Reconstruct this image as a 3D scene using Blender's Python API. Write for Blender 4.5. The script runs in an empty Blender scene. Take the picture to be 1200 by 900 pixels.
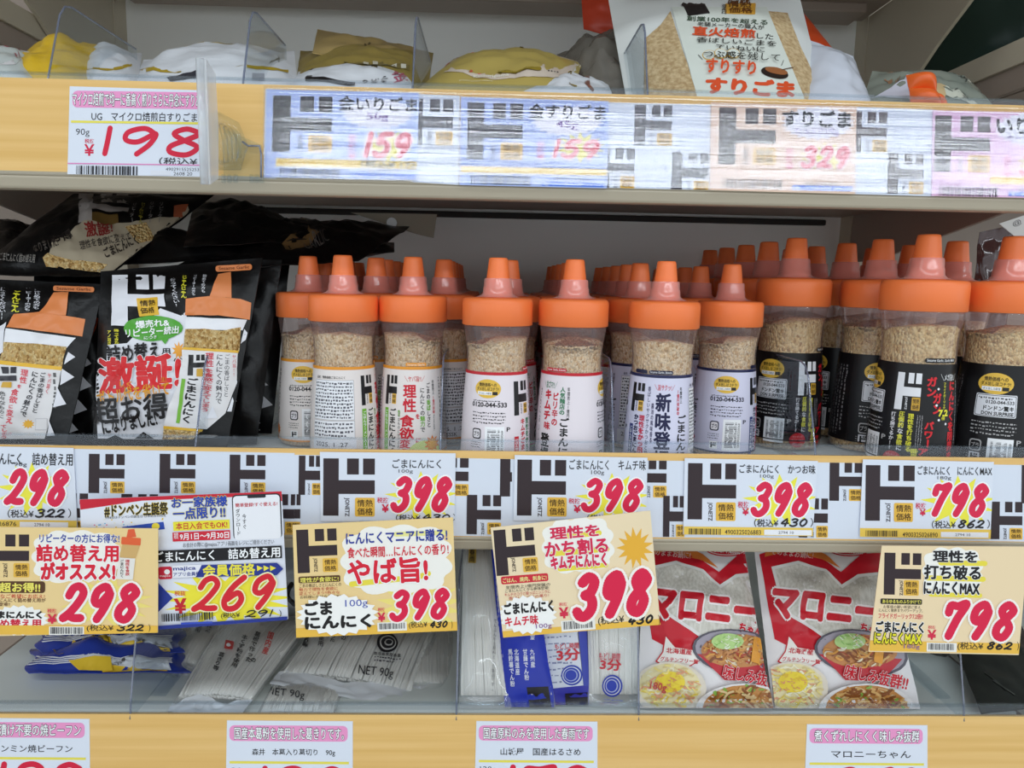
import bpy, math, random
from mathutils import Vector, Matrix, noise
from mathutils.geometry import tessellate_polygon
R = math.radians
sc = bpy.context.scene
W, H = 1200, 900
# ------------------------------------------------------------------ camera, world, lamps, exposure
F_PX, PITCH, YAW, ROLL = 860.0, R(8.0), R(1.7), R(1.15)
Z0 = 1.30
CAM = Vector((0, -.60, Z0))
fw = Vector((math.sin(YAW)*math.cos(PITCH), math.cos(YAW)*math.cos(PITCH), -math.sin(PITCH)))
r0 = fw.cross(Vector((0, 0, 1))).normalized()
u0 = r0.cross(fw)
rt = r0*math.cos(ROLL) + u0*math.sin(ROLL)
up = u0*math.cos(ROLL) - r0*math.sin(ROLL)
cd = bpy.data.cameras.new('camera')
cam = bpy.data.objects.new('camera', cd)
sc.collection.objects.link(cam)
m3 = Matrix((rt, up, -fw)).transposed()
cam.matrix_world = Matrix.Translation(CAM) @ m3.to_4x4()
cd.sensor_width = 36
cd.lens = F_PX/W*36
cd.clip_start = .01
sc.camera = cam
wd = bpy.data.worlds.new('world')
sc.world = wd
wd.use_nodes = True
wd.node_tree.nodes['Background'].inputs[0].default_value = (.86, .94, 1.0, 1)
# world light with a brighter eye-level band added to lift the shelf interiors
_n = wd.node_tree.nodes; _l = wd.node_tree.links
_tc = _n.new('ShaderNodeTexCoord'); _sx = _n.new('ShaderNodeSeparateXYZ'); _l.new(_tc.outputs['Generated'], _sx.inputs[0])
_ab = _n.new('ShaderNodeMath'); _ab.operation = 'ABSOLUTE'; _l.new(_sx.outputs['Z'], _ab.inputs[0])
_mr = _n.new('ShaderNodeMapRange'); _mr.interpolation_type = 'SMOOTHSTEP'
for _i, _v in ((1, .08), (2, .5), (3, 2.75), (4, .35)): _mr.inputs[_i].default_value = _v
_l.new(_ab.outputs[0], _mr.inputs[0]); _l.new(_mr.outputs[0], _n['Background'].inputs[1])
def lamp(name, x, y, z, sx, sy, w, col=(.86, .94, 1)):
    l = bpy.data.lights.new(name, 'AREA')
    l.shape = 'RECTANGLE'; l.size = sx; l.size_y = sy; l.energy = w; l.color = col
    o = bpy.data.objects.new(name, l); o.location = (x, y, z)
    sc.collection.objects.link(o)
    return o
lamp('ceiling_and_fill_light', 1.95, -2.95, 2.66, 6.0, .26, 150)
lamp('ceiling_and_fill_light', .0, -1.15, 2.62, 5.0, .25, 50)
lamp('ceiling_and_fill_light', .0, -5.2, 2.58, 8.0, .5, 100)  # unseen frontal fill lamp, added to brighten the shelf interiors
sc.view_settings.view_transform = 'Standard'
sc.view_settings.look = 'None'
sc.view_settings.gamma = 1
sc.view_settings.use_curve_mapping = False
sc.view_settings.exposure = -1.12
sc.cycles.transparent_max_bounces = 24
sc.cycles.max_bounces = 10
sc.cycles.diffuse_bounces = 6

# ------------------------------------------------------------------ helpers
def ray(px, py):
    return fw + rt*((px-W/2)/F_PX) - up*((py-H/2)/F_PX)
def at(px, py, Y):
    d = ray(px, py)
    return CAM + d*((Y-CAM.y)/d.y)
def proj(P):
    d = P-CAM
    z = d.dot(fw)
    return (W/2+F_PX*d.dot(rt)/z, H/2-F_PX*d.dot(up)/z)
class Pl:                                   # a plane facing the aisle, leaning back by tilt
    def __init__(s, z, Y=0., tilt=0.):
        s.p = Vector((0, Y, z)); s.n = Vector((0, -math.cos(tilt), math.sin(tilt)))
    def on(s, px, py):
        d = ray(px, py)
        return CAM + d*((s.p-CAM).dot(s.n)/d.dot(s.n))
def lin(c):
    return c/12.92 if c <= .04045 else ((c+.055)/1.055)**2.4
def hexc(h):
    h = h.lstrip('#')
    if len(h) == 3: h = ''.join(c*2 for c in h)
    return tuple(lin(int(h[i:i+2], 16)/255) for i in (0, 2, 4)) + (1,)
MATS = {}
def pm(name, col, rough=.5, spec=.5, metal=0, bump=None, vary=None):
    """principled material; bump=(scale xyz, strength, distance); vary=(scale xyz, second colour, detail)"""
    if name in MATS: return MATS[name]
    m = bpy.data.materials.new(name); m.use_nodes = True
    nt = m.node_tree; b = nt.nodes['Principled BSDF']
    b.inputs['Base Color'].default_value = hexc(col)
    b.inputs['Roughness'].default_value = rough
    b.inputs['Specular IOR Level'].default_value = spec
    b.inputs['Metallic'].default_value = metal
    def nz(scale, detail=3):
        tc = nt.nodes.new('ShaderNodeTexCoord'); mp = nt.nodes.new('ShaderNodeMapping')
        mp.inputs['Scale'].default_value = scale
        n = nt.nodes.new('ShaderNodeTexNoise'); n.inputs['Scale'].default_value = 1; n.inputs['Detail'].default_value = detail
        nt.links.new(tc.outputs['Object'], mp.inputs['Vector']); nt.links.new(mp.outputs[0], n.inputs['Vector'])
        return n
    if bump:
        n = nz(bump[0]); bp = nt.nodes.new('ShaderNodeBump')
        bp.inputs['Strength'].default_value = bump[1]; bp.inputs['Distance'].default_value = bump[2]
        nt.links.new(n.outputs[0], bp.inputs['Height']); nt.links.new(bp.outputs[0], b.inputs['Normal'])
    if vary:
        n = nz(vary[0], 5); mx = nt.nodes.new('ShaderNodeMix'); mx.data_type = 'RGBA'
        mr = nt.nodes.new('ShaderNodeMapRange'); mr.inputs[1].default_value = .35; mr.inputs[2].default_value = .65
        mx.inputs[6].default_value = hexc(col); mx.inputs[7].default_value = hexc(vary[1])
        nt.links.new(n.outputs[0], mr.inputs[0]); nt.links.new(mr.outputs[0], mx.inputs[0])
        nt.links.new(mx.outputs[2], b.inputs['Base Color'])
    MATS[name] = m
    return m
def ink(h, gloss=.55):
    return pm('ink_%s_%d' % (h.lstrip('#'), gloss*100), h, gloss, .35)
def clear(name, tint='#fff', rough=.04, base=.04, edge=.6, milk=0, milkcol='#fff', streak=None):
    """thin clear plastic: see-through with a mirror sheen that grows at grazing angles, optionally milky"""
    if name in MATS: return MATS[name]
    m = bpy.data.materials.new(name); m.use_nodes = True
    nt = m.node_tree; N = nt.nodes; L = nt.links
    N.remove(N['Principled BSDF']); out = N['Material Output']
    tr = N.new('ShaderNodeBsdfTransparent'); tr.inputs[0].default_value = hexc(tint)
    gl = N.new('ShaderNodeBsdfGlossy'); gl.inputs['Roughness'].default_value = rough
    lw = N.new('ShaderNodeLayerWeight'); lw.inputs[0].default_value = .5
    pw = N.new('ShaderNodeMath'); pw.operation = 'POWER'; pw.inputs[1].default_value = 3
    ma = N.new('ShaderNodeMath'); ma.operation = 'MULTIPLY_ADD'; ma.inputs[1].default_value = edge; ma.inputs[2].default_value = base
    L.new(lw.outputs['Facing'], pw.inputs[0]); L.new(pw.outputs[0], ma.inputs[0])
    mx = N.new('ShaderNodeMixShader'); L.new(ma.outputs[0], mx.inputs[0]); L.new(tr.outputs[0], mx.inputs[1]); L.new(gl.outputs[0], mx.inputs[2])
    last = mx
    if milk:
        df = N.new('ShaderNodeBsdfDiffuse'); df.inputs[0].default_value = hexc(milkcol)
        m2 = N.new('ShaderNodeMixShader'); m2.inputs[0].default_value = milk
        L.new(last.outputs[0], m2.inputs[1]); L.new(df.outputs[0], m2.inputs[2]); last = m2
    if streak:
        tc = N.new('ShaderNodeTexCoord'); mp = N.new('ShaderNodeMapping'); mp.inputs['Scale'].default_value = streak[0]
        n = N.new('ShaderNodeTexNoise'); n.inputs['Scale'].default_value = 1; n.inputs['Detail'].default_value = 4
        bp = N.new('ShaderNodeBump'); bp.inputs['Strength'].default_value = streak[1]; bp.inputs['Distance'].default_value = streak[2]
        L.new(tc.outputs['Object'], mp.inputs[0]); L.new(mp.outputs[0], n.inputs['Vector']); L.new(n.outputs[0], bp.inputs['Height']); L.new(bp.outputs[0], gl.inputs['Normal'])
    L.new(last.outputs[0], out.inputs[0])
    MATS[name] = m
    return m
def seeds(name, c1, c2, c3, scale=560):
    """sesame: voronoi cells, each grain its own tone, raised"""
    m = bpy.data.materials.new(name); m.use_nodes = True
    nt = m.node_tree; N = nt.nodes; L = nt.links; b = N['Principled BSDF']; b.inputs['Roughness'].default_value = .5
    tc = N.new('ShaderNodeTexCoord'); mp = N.new('ShaderNodeMapping'); mp.inputs['Scale'].default_value = (scale, scale, scale*.72)
    v = N.new('ShaderNodeTexVoronoi'); v.inputs['Scale'].default_value = 1
    L.new(tc.outputs['Object'], mp.inputs[0]); L.new(mp.outputs[0], v.inputs['Vector'])
    se = N.new('ShaderNodeSeparateColor'); L.new(v.outputs['Color'], se.inputs[0])
    cr = N.new('ShaderNodeValToRGB'); e = cr.color_ramp.elements
    e[0].color = hexc(c3); e[0].position = 0; e[1].color = hexc(c1); e[1].position = 1
    k = e.new(.3); k.color = hexc(c2)
    L.new(se.outputs[0], cr.inputs[0]); L.new(cr.outputs[0], b.inputs['Base Color'])
    mu = N.new('ShaderNodeMath'); mu.operation = 'MULTIPLY'; mu.inputs[1].default_value = -1
    bp = N.new('ShaderNodeBump'); bp.inputs['Strength'].default_value = 1; bp.inputs['Distance'].default_value = .0025
    L.new(v.outputs['Distance'], mu.inputs[0]); L.new(mu.outputs[0], bp.inputs['Height']); L.new(bp.outputs[0], b.inputs['Normal'])
    return m

class MB:                                    # collects faces, becomes ONE mesh object
    def __init__(s): s.v = []; s.f = []; s.m = []; s.mats = []; s.sm = []
    def mi(s, mat):
        if mat not in s.mats: s.mats.append(mat)
        return s.mats.index(mat)
    def add(s, vs, fs, mat, smooth=False):
        o = len(s.v); i = s.mi(mat); s.v += [tuple(p) for p in vs]
        for f in fs:
            s.f.append(tuple(o+k for k in f)); s.m.append(i); s.sm.append(smooth)
    def box(s, c, d, mat, M=None):
        vs = [Vector((x*d[0]/2, y*d[1]/2, z*d[2]/2)) for x in (-1, 1) for y in (-1, 1) for z in (-1, 1)]
        if M: vs = [M @ p for p in vs]
        vs = [p+Vector(c) for p in vs]
        s.add(vs, [(0, 1, 3, 2), (4, 6, 7, 5), (0, 4, 5, 1), (2, 3, 7, 6), (0, 2, 6, 4), (1, 5, 7, 3)], mat)
    def grid(s, fn, nu, nv, mat, smooth=True, closeu=False):
        n = nu if closeu else nu+1
        vs = [fn(i/nu, j/nv) for j in range(nv+1) for i in range(n)]
        fs = [(j*n+i, (j+1)*n+i, (j+1)*n+(i+1) % n, j*n+(i+1) % n) for j in range(nv) for i in range(nu)]
        s.add(vs, fs, mat, smooth)
    def lathe(s, prof, n, mat, c=(0, 0, 0), smooth=True, ridge=0):
        vs = []
        for r, z in prof:
            for i in range(n):
                a = 2*math.pi*i/n; k = r*(1+(ridge if i % 2 else 0))
                vs.append((c[0]+k*math.cos(a), c[1]+k*math.sin(a), c[2]+z))
        fs = [(j*n+i, j*n+(i+1) % n, (j+1)*n+(i+1) % n, (j+1)*n+i) for j in range(len(prof)-1) for i in range(n)]
        if prof[0][0] > 1e-6: fs.append(tuple(range(n-1, -1, -1)))
        if prof[-1][0] > 1e-6: fs.append(tuple((len(prof)-1)*n+i for i in range(n)))
        s.add(vs, fs, mat, smooth)
    def tube(s, pts, r, mat, n=6):
        vs = []; pts = [Vector(p) for p in pts]
        for i, p in enumerate(pts):
            t = (pts[min(i+1, len(pts)-1)]-pts[max(i-1, 0)]).normalized()
            a = t.cross(Vector((.3, .2, .93))).normalized(); b = t.cross(a)
            for k in range(n):
                q = 2*math.pi*k/n; vs.append(p+a*(r*math.cos(q))+b*(r*math.sin(q)))
        fs = [(j*n+i, j*n+(i+1) % n, (j+1)*n+(i+1) % n, (j+1)*n+i) for j in range(len(pts)-1) for i in range(n)]
        fs += [tuple(range(n-1, -1, -1)), tuple((len(pts)-1)*n+i for i in range(n))]
        s.add(vs, fs, mat, True)
    def prism(s, front, off, mat):           # polygon (3D points) pushed by off
        n = len(front); off = Vector(off)
        vs = [Vector(p) for p in front] + [Vector(p)+off for p in front]
        fs = [tuple(range(n)), tuple(range(2*n-1, n-1, -1))] + [(i, n+i, n+(i+1) % n, (i+1) % n) for i in range(n)]
        s.add(vs, fs, mat)
    def build(s, name, parent=None, bevel=0):
        me = bpy.data.meshes.new(name); me.from_pydata(s.v, [], s.f)
        for m in s.mats: me.materials.append(m)
        me.polygons.foreach_set('material_index', s.m); me.polygons.foreach_set('use_smooth', s.sm)
        me.update()
        o = bpy.data.objects.new(name, me); sc.collection.objects.link(o)
        if bevel:
            b = o.modifiers.new('bevel', 'BEVEL'); b.width = bevel; b.segments = 2; b.limit_method = 'ANGLE'
        if parent:
            o.parent = parent; o.matrix_parent_inverse = Matrix.Translation(parent.location).inverted() if parent.get('abs') else Matrix()
        return o
def tag(o, label=None, cat=None, group=None, kind=None):
    if label: o['label'] = label
    if cat: o['category'] = cat
    if group: o['group'] = group
    if kind: o['kind'] = kind
    return o
def empty(name, label, cat, group=None, loc=(0, 0, 0), absolute=True):
    """an Empty at the thing's base; absolute: its parts' meshes are given in room coordinates"""
    o = bpy.data.objects.new(name, None); sc.collection.objects.link(o); o.location = loc; o.empty_display_size = .02
    if absolute: o['abs'] = 1
    return tag(o, label, cat, group)

# ------------------------------------------------------------------ lettering and printed matter
TX = {}
def glyphs(s, off=0., shear=0.):
    k = (s, round(off, 4), shear)
    if k not in TX:
        c = bpy.data.curves.new('t', 'FONT'); c.body = s; c.size = 1; c.offset = off; c.resolution_u = 2; c.shear = shear
        o = bpy.data.objects.new('t', c); me = o.to_mesh()
        vs = [(v.co.x, v.co.y) for v in me.vertices]
        tr = []
        for p in me.polygons:
            q = list(p.vertices)
            for i in range(1, len(q)-1): tr.append((vs[q[0]], vs[q[i]], vs[q[i+1]]))
        o.to_mesh_clear(); bpy.data.objects.remove(o); bpy.data.curves.remove(c)
        bb = (min(a for a, b in vs), max(a for a, b in vs), min(b for a, b in vs), max(b for a, b in vs)) if vs else (0, 1, 0, 1)
        TX[k] = (tr, bb)
    return TX[k]
def heavy(txt, off, sh=0.):
    """bold writing: stacked copies nudged round a ring; returns triangles and how many make one copy"""
    if off < .014 or not any(ord(c) > 0x2fff for c in txt): return glyphs(txt, off, sh)[0], 0
    tr, _ = glyphs(txt, 0, sh); k = 6 if off < .05 else 10; out = list(tr)
    if any(ord(c) > 0x3400 for c in txt): off *= .6
    for i in range(k):
        dx, dy = off*math.cos(6.2832*i/k+.5), off*math.sin(6.2832*i/k+.5)
        out += [tuple((x+dx, y+dy) for x, y in t) for t in tr]
    return out, len(tr)
DIG = {'0': [[(.5, 1), (.15, .7), (.12, .3), (.45, 0), (.8, .25), (.85, .7), (.5, 1)]], '1': [[(.55, 1), (.5, .5), (.42, 0)]],
 '2': [[(.12, .72), (.28, .95), (.6, 1), (.85, .8), (.68, .5), (.35, .2), (.05, .03), (.3, .1), (.6, .04), (.98, .04)]],
 '3': [[(.12, .86), (.45, 1), (.82, .87), (.68, .6), (.38, .53), (.76, .45), (.88, .2), (.6, 0), (.25, .0), (.04, .12)]],
 '4': [[(.6, 1), (.08, .35), (.95, .38)], [(.72, .75), (.62, 0)]], '5': [[(.92, 1), (.35, .97), (.2, .6), (.55, .64), (.85, .4), (.65, .05), (.3, 0), (.05, .12)]],
 '6': [[(.75, 1), (.35, .7), (.1, .3), (.25, .02), (.65, .02), (.85, .28), (.62, .5), (.2, .3)]], '7': [[(.06, .72), (.12, .95), (.5, .93), (.95, 1), (.62, .55), (.35, 0)]],
 '8': [[(.82, .86), (.5, 1), (.2, .82), (.45, .57), (.82, .3), (.58, .0), (.18, .08), (.15, .32), (.5, .56), (.82, .78), (.82, .86)]],
 '9': [[(.86, .78), (.58, 1), (.18, .85), (.14, .55), (.45, .48), (.86, .8), (.75, .4), (.45, 0)]]}
def smooth(pts, k=6):
    out = []; n = len(pts)
    for i in range(n-1):
        p0 = pts[max(i-1, 0)]; p1 = pts[i]; p2 = pts[i+1]; p3 = pts[min(i+2, n-1)]
        for j in range(k):
            t = j/k
            out.append(tuple(.5*(2*b+(c-a)*t+(2*a-5*b+4*c-d)*t*t+(3*b-a-3*c+d)*t**3) for a, b, c, d in zip(p0, p1, p2, p3)))
    return out+[pts[-1]]
class Ramp(list): pass                       # triangles that overlap: each one a hair above the one before
def stroke(pts, w):
    tr = Ramp()
    for i, p in enumerate(pts):
        for k in range(8):
            a, b = 2*math.pi*k/8, 2*math.pi*(k+1)/8
            tr.append((p, (p[0]+w/2*math.cos(a), p[1]+w/2*math.sin(a)), (p[0]+w/2*math.cos(b), p[1]+w/2*math.sin(b))))
        q = pts[i-1] if i else (p[0]-1e-4, p[1])
        if True:
            dx, dy = p[0]-q[0], p[1]-q[1]; l = math.hypot(dx, dy) or 1
            nx, ny = -dy/l*w/2, dx/l*w/2
            a, b, c, d = (q[0]+nx, q[1]+ny), (q[0]-nx, q[1]-ny), (p[0]-nx, p[1]-ny), (p[0]+nx, p[1]+ny)
            tr += [(a, b, c), (a, c, d)]
    return tr
def cliptri(t, poly):
    out = list(t); n = len(poly)
    ar = sum(poly[i][0]*poly[(i+1) % n][1]-poly[(i+1) % n][0]*poly[i][1] for i in range(n))
    sg = 1 if ar > 0 else -1
    for i in range(n):
        a, b = poly[i], poly[(i+1) % n]
        d = lambda p: sg*((b[0]-a[0])*(p[1]-a[1])-(b[1]-a[1])*(p[0]-a[0]))
        src, out = out, []
        for j in range(len(src)):
            p, q = src[j], src[(j+1) % len(src)]; dp, dq = d(p), d(q)
            if dp >= 0: out.append(p)
            if (dp >= 0) != (dq >= 0):
                k = dp/(dp-dq); out.append((p[0]+(q[0]-p[0])*k, p[1]+(q[1]-p[1])*k))
        if len(out) < 3: return []
    return [(out[0], out[i], out[i+1]) for i in range(1, len(out)-1)]
class PR:                                    # a flat print: coordinates x right, y down
    def __init__(s, ox=0, oy=0, k=1, rot=0): s.o = (ox, oy); s.k = k; s.rot = R(rot); s.it = []; s.lb = []
    def put(s, tris, col, c=None, rot=None, ramp=0):
        ramp = ramp or (10 if isinstance(tris, Ramp) else 0)
        a = s.rot if rot is None else R(rot)
        if c is not None and a:
            ca, sa = math.cos(a), math.sin(a)
            tris = [tuple((c[0]+(x-c[0])*ca-(y-c[1])*sa, c[1]+(x-c[0])*sa+(y-c[1])*ca) for x, y in t) for t in tris]
        tris = [tuple((x/s.k+s.o[0], y/s.k+s.o[1]) for x, y in t) for t in tris]
        if not tris: return s
        xs = [p[0] for t in tris for p in t]; ys = [p[1] for t in tris for p in t]
        bb = (min(xs), max(xs), min(ys), max(ys))
        l = 1 + max([b[4] for b in s.lb if b[0] < bb[1] and b[1] > bb[0] and b[2] < bb[3] and b[3] > bb[2]] or [0])
        s.lb.append(bb+(l,)); s.it.append((tris, col, l, ramp)); return s
    def poly(s, pts, col, rot=0):            # star-shaped or convex polygon
        cx = sum(p[0] for p in pts)/len(pts); cy = sum(p[1] for p in pts)/len(pts)
        return s.put([tuple(pts[i] for i in t) for t in tessellate_polygon([[Vector((x, y, 0)) for x, y in pts]])], col, (cx, cy), rot)
    def rect(s, x0, y0, x1, y1, col, rot=None):
        return s.put([((x0, y0), (x1, y0), (x1, y1)), ((x0, y0), (x1, y1), (x0, y1))], col, ((x0+x1)/2, (y0+y1)/2), rot)
    def rr(s, x0, y0, x1, y1, col, r=None, rot=None):
        r = r or min(x1-x0, y1-y0)*.3; pts = []
        for cx, cy, a0 in ((x1-r, y1-r, 0), (x0+r, y1-r, 90), (x0+r, y0+r, 180), (x1-r, y0+r, 270)):
            for i in range(4):
                a = R(a0+30*i); pts.append((cx+r*math.cos(a), cy+r*math.sin(a)))
        c = ((x0+x1)/2, (y0+y1)/2)
        return s.put([(c, pts[i], pts[(i+1) % len(pts)]) for i in range(len(pts))], col, c, rot)
    def ell(s, cx, cy, rx, ry, col, n=24, rot=None):
        pts = [(cx+rx*math.cos(2*math.pi*i/n), cy+ry*math.sin(2*math.pi*i/n)) for i in range(n)]
        return s.put([((cx, cy), pts[i], pts[(i+1) % n]) for i in range(n)], col, (cx, cy), rot)
    def burst(s, cx, cy, rx, ry, col, n=14, inner=.72, ph=0):
        pts = [(cx+rx*(1 if i % 2 else inner)*math.cos(math.pi*i/n+ph), cy+ry*(1 if i % 2 else inner)*math.sin(math.pi*i/n+ph)) for i in range(2*n)]
        return s.put([((cx, cy), pts[i], pts[(i+1) % (2*n)]) for i in range(2*n)], col)
    def cloud(s, x0, y0, x1, y1, col):
        cx, cy, rx, ry = (x0+x1)/2, (y0+y1)/2, (x1-x0)/2, (y1-y0)/2
        pts = []
        for i in range(72):
            a = 2*math.pi*i/72; e = .88+.12*abs(math.sin(a*5.5))
            c, d = math.cos(a), math.sin(a); q = (abs(c)**3.2+abs(d)**3.2)**(-1/3.2)
            pts.append((cx+rx*c*q*e, cy+ry*d*q*e))
        return s.put([((cx, cy), pts[i], pts[(i+1) % 72]) for i in range(72)], col, (cx, cy))
    def t(s, txt, x0, y0, x1, y1, col, b=.02, ol=None, ow=.07, sh=0., rot=None):
        _, bb = glyphs(txt, 0, sh)
        kx, ky = (x1-x0)/(bb[1]-bb[0]), (y1-y0)/(bb[3]-bb[2])
        c = ((x0+x1)/2, (y0+y1)/2)
        for off, cc in (((b+ow, ol),) if ol else ())+((b, col),):
            tr, n = heavy(txt, off, sh)
            s.put([tuple((x0+(x-bb[0])*kx, y1-(y-bb[2])*ky) for x, y in t) for t in tr], cc, c, rot, n)
        return s
    def v(s, txt, x0, y0, x1, y1, col, b=.02, ol=None, ow=.06, rot=None):    # vertical writing
        n = len(txt); h = (y1-y0)/n; w = x1-x0; c = ((x0+x1)/2, (y0+y1)/2)
        for off, cc in (((b+ow, ol),) if ol else ())+((b, col),):
            al = []; tr, k = heavy('口', off); k = k and 1; cps = {}
            for i, ch in enumerate(txt):
                if ch in ' 　': continue
                tr, n = heavy(ch, off); bb = glyphs(ch)[1]
                for q, t in enumerate(tr):
                    al = cps.setdefault(q//n if n else 0, [])
                    if ch in 'ー〜…': al.append(tuple((x0+(y+.12)*w, y0+(i+x)*h) for x, y in t))
                    else: al.append(tuple((x0+(x if bb[1] > .62 else x+.25)*w, y0+(i+.88-y)*h) for x, y in t))
            nm = max([len(a) for a in cps.values()] or [1])
            al = [t for q in sorted(cps) for t in cps[q]+[((x0, y0),)*3]*(nm-len(cps[q]))]
            s.put(al, cc, c, rot, nm if len(cps) > 1 else 0)
        return s
    def side(s, txt, x0, y0, x1, y1, col, b=.02):    # a line turned a quarter clockwise
        tr, bb = glyphs(txt, b)
        kx, ky = (y1-y0)/(bb[1]-bb[0]), (x1-x0)/(bb[3]-bb[2])
        return s.put([tuple((x0+(y-bb[2])*ky, y0+(x-bb[0])*kx) for x, y in t) for t in tr], col, ((x0+x1)/2, (y0+y1)/2))
    def num(s, txt, x0, y0, x1, y1, col='#dc1e46', w=.2, ol=None, ow=.09, sh=.22, rot=None):   # brush-written price
        hgt = y1-y0; th = w*hgt; n = len(txt); c = ((x0+x1)/2, (y0+y1)/2); ws = [(.45 if ch == '1' else 1) for ch in txt]
        sk = sh*hgt*.8; tot = sum(ws); uw = (x1-x0-sk)/tot; base = []; x = x0
        for ch, q in zip(txt, ws):
            cw = uw*q; iw = max(cw-th*.9, cw*.3)
            for st in DIG[ch]:
                base.append([(x+(cw-iw)/2+px*iw+py*sk, y1-th/2-py*(hgt-th)) for px, py in smooth(st)])
            x += cw
        for ww, cc in (((th+2*ow*hgt, ol),) if ol else ())+((th, col),):
            s.put([t for st in base for t in stroke(st, ww)], cc, c, rot, 10)
        return s
    def line(s, pts, w, col): return s.put(stroke(smooth(pts), w), col)
    def bar(s, x0, y0, x1, y1, col='#22222a', seed=1, vert=False):
        rd = random.Random(seed); al = []; p = x0 if not vert else y0; e = x1 if not vert else y1; u = (e-p)/70
        while p < e-u:
            w = u*rd.choice((.7, .7, 1.4, 2)); w = min(w, e-p)
            q = (p, y0, p+w, y1) if not vert else (x0, p, x1, p+w)
            al += [((q[0], q[1]), (q[2], q[1]), (q[2], q[3])), ((q[0], q[1]), (q[2], q[3]), (q[0], q[3]))]
            p += w+u*rd.choice((.7, 1.2, 1.9))
        return s.put(al, col, ((x0+x1)/2, (y0+y1)/2))
    def small(s, x0, y0, x1, y1, rows, col, seed=1, fill=.55, vert=False):   # print too small to read: rows of dashes
        rd = random.Random(seed); al = []
        hh = (y1-y0)/rows if not vert else (x1-x0)/rows
        for i in range(rows):
            p = x0 if not vert else y0; e = (x1 if not vert else y1) - (rd.random()*.25*((x1-x0) if not vert else (y1-y0)) if i == rows-1 else 0)
            while p < e:
                w = hh*rd.uniform(.25, .8)
                a0 = (y0 if not vert else x0)+i*hh+hh*(.5-fill/2)+rd.uniform(0, .2)*hh; a1 = a0+hh*fill*rd.uniform(.5, 1)
                q = (p, a0, min(p+w, e), a1) if not vert else (a0, p, a1, min(p+w, e))
                al += [((q[0], q[1]), (q[2], q[1]), (q[2], q[3])), ((q[0], q[1]), (q[2], q[3]), (q[0], q[3]))]
                p += w+hh*rd.uniform(.15, .4)
        return s.put(al, col, ((x0+x1)/2, (y0+y1)/2))
    def logo(s, x0, y0, x1, y1, col='#35282c', box=True, boxcol='#eebb48', txt='#4a3216', jcol=None, bx=None):
        """the chain's block-letter mark with its yellow stamp; x0..x1 spans upright and arm"""
        w, h = x1-x0, y1-y0
        A = lambda x, y: (x0+x*w, y0+y*h)
        al = []
        for a, b, c, d in ((0, 0, .3, 1), (.3, .38, 1, .62), (.46, .0, .69, .28), (.77, .0, 1, .28)):
            p, q, r_, t = A(a, b), A(c, b), A(c, d), A(a, d); al += [(p, q, r_), (p, r_, t)]
        s.put(al, col, ((x0+x1)/2, (y0+y1)/2))
        if box:
            bx = bx or (x0+.6*w, y0+.7*h, x1, y1)
            s.rr(*bx, boxcol, min(bx[2]-bx[0], bx[3]-bx[1])*.08)
            mw, mh = bx[2]-bx[0], bx[3]-bx[1]
            s.t('情熱', bx[0]+mw*.12, bx[1]+mh*.1, bx[2]-mw*.1, bx[1]+mh*.47, txt, .015)
            s.t('価格', bx[0]+mw*.12, bx[1]+mh*.54, bx[2]-mw*.1, bx[1]+mh*.92, txt, .015)
            s.side('JONETZ', x0+.4*w, bx[1], x0+.51*w, bx[3], jcol or col)
        return s
    def emit(s, mb, fn, dz, sub=None, gloss=.55, base=0., clip=None):
        for tris, col, l, ramp in s.it:
            tris = [(t, ((2*(i//10)+(i % 10 > 7)) % 128 if ramp == 10 else i//ramp*8) if ramp else 0) for i, t in enumerate(tris)]
            if clip: tris = [(c, g) for t, g in tris for c in cliptri(t, clip)]
            rs = .006*dz if ramp else 0.
            mat = ink(col, gloss) if isinstance(col, str) else col
            if sub:
                st = list(tris); tris = []
                while st:
                    t, g = st.pop(); e = [math.dist(t[i], t[(i+1) % 3]) for i in range(3)]; k = max(range(3), key=lambda i: e[i])
                    if e[k] <= sub: tris.append((t, g))
                    else:
                        a, b, c = t[k], t[(k+1) % 3], t[(k+2) % 3]; mdl = ((a[0]+b[0])/2, (a[1]+b[1])/2)
                        st += [((a, mdl, c), g), ((mdl, b, c), g)]
            idx = {}; vs = []; fs = []; memo = {}
            for t, ti in tris:
                f = []
                for p in t:
                    kk = (round(p[0], 3), round(p[1], 3))
                    if rs:
                        if kk not in memo: memo[kk] = fn(*p)
                        P, Nn = memo[kk]; f.append(len(vs)); vs.append(P+Nn*(base+dz*l+rs*ti)); continue
                    if kk not in idx:
                        P, Nn = fn(*p); idx[kk] = len(vs); vs.append(P+Nn*(base+dz*l))
                    f.append(idx[kk])
                if len(set(f)) == 3: fs.append(tuple(f))
            mb.add(vs, fs, mat, bool(sub))

def card(name, label, cat, quad, plane, pr, bg, group=None, thick=.0006, gloss=.5, holder=None):
    """printed card: paper body lying in plane, printing on its face; quad in pr's own coordinates"""
    q = [plane.on(x/pr.k+pr.o[0], y/pr.k+pr.o[1]) for x, y in quad]
    mb = MB(); mb.prism(q, -plane.n*thick, ink(bg, gloss))
    pr.emit(mb, lambda x, y: (plane.on(x, y), plane.n), .00012, gloss=gloss, clip=[(x/pr.k+pr.o[0], y/pr.k+pr.o[1]) for x, y in quad])
    if holder:
        r = empty(name, label, cat, group, loc=tuple(sum((p for p in q), Vector())/4))
        mb.build('printed_sheet', r); holder(r, q); return r
    return tag(mb.build(name), label, cat, group)

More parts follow.
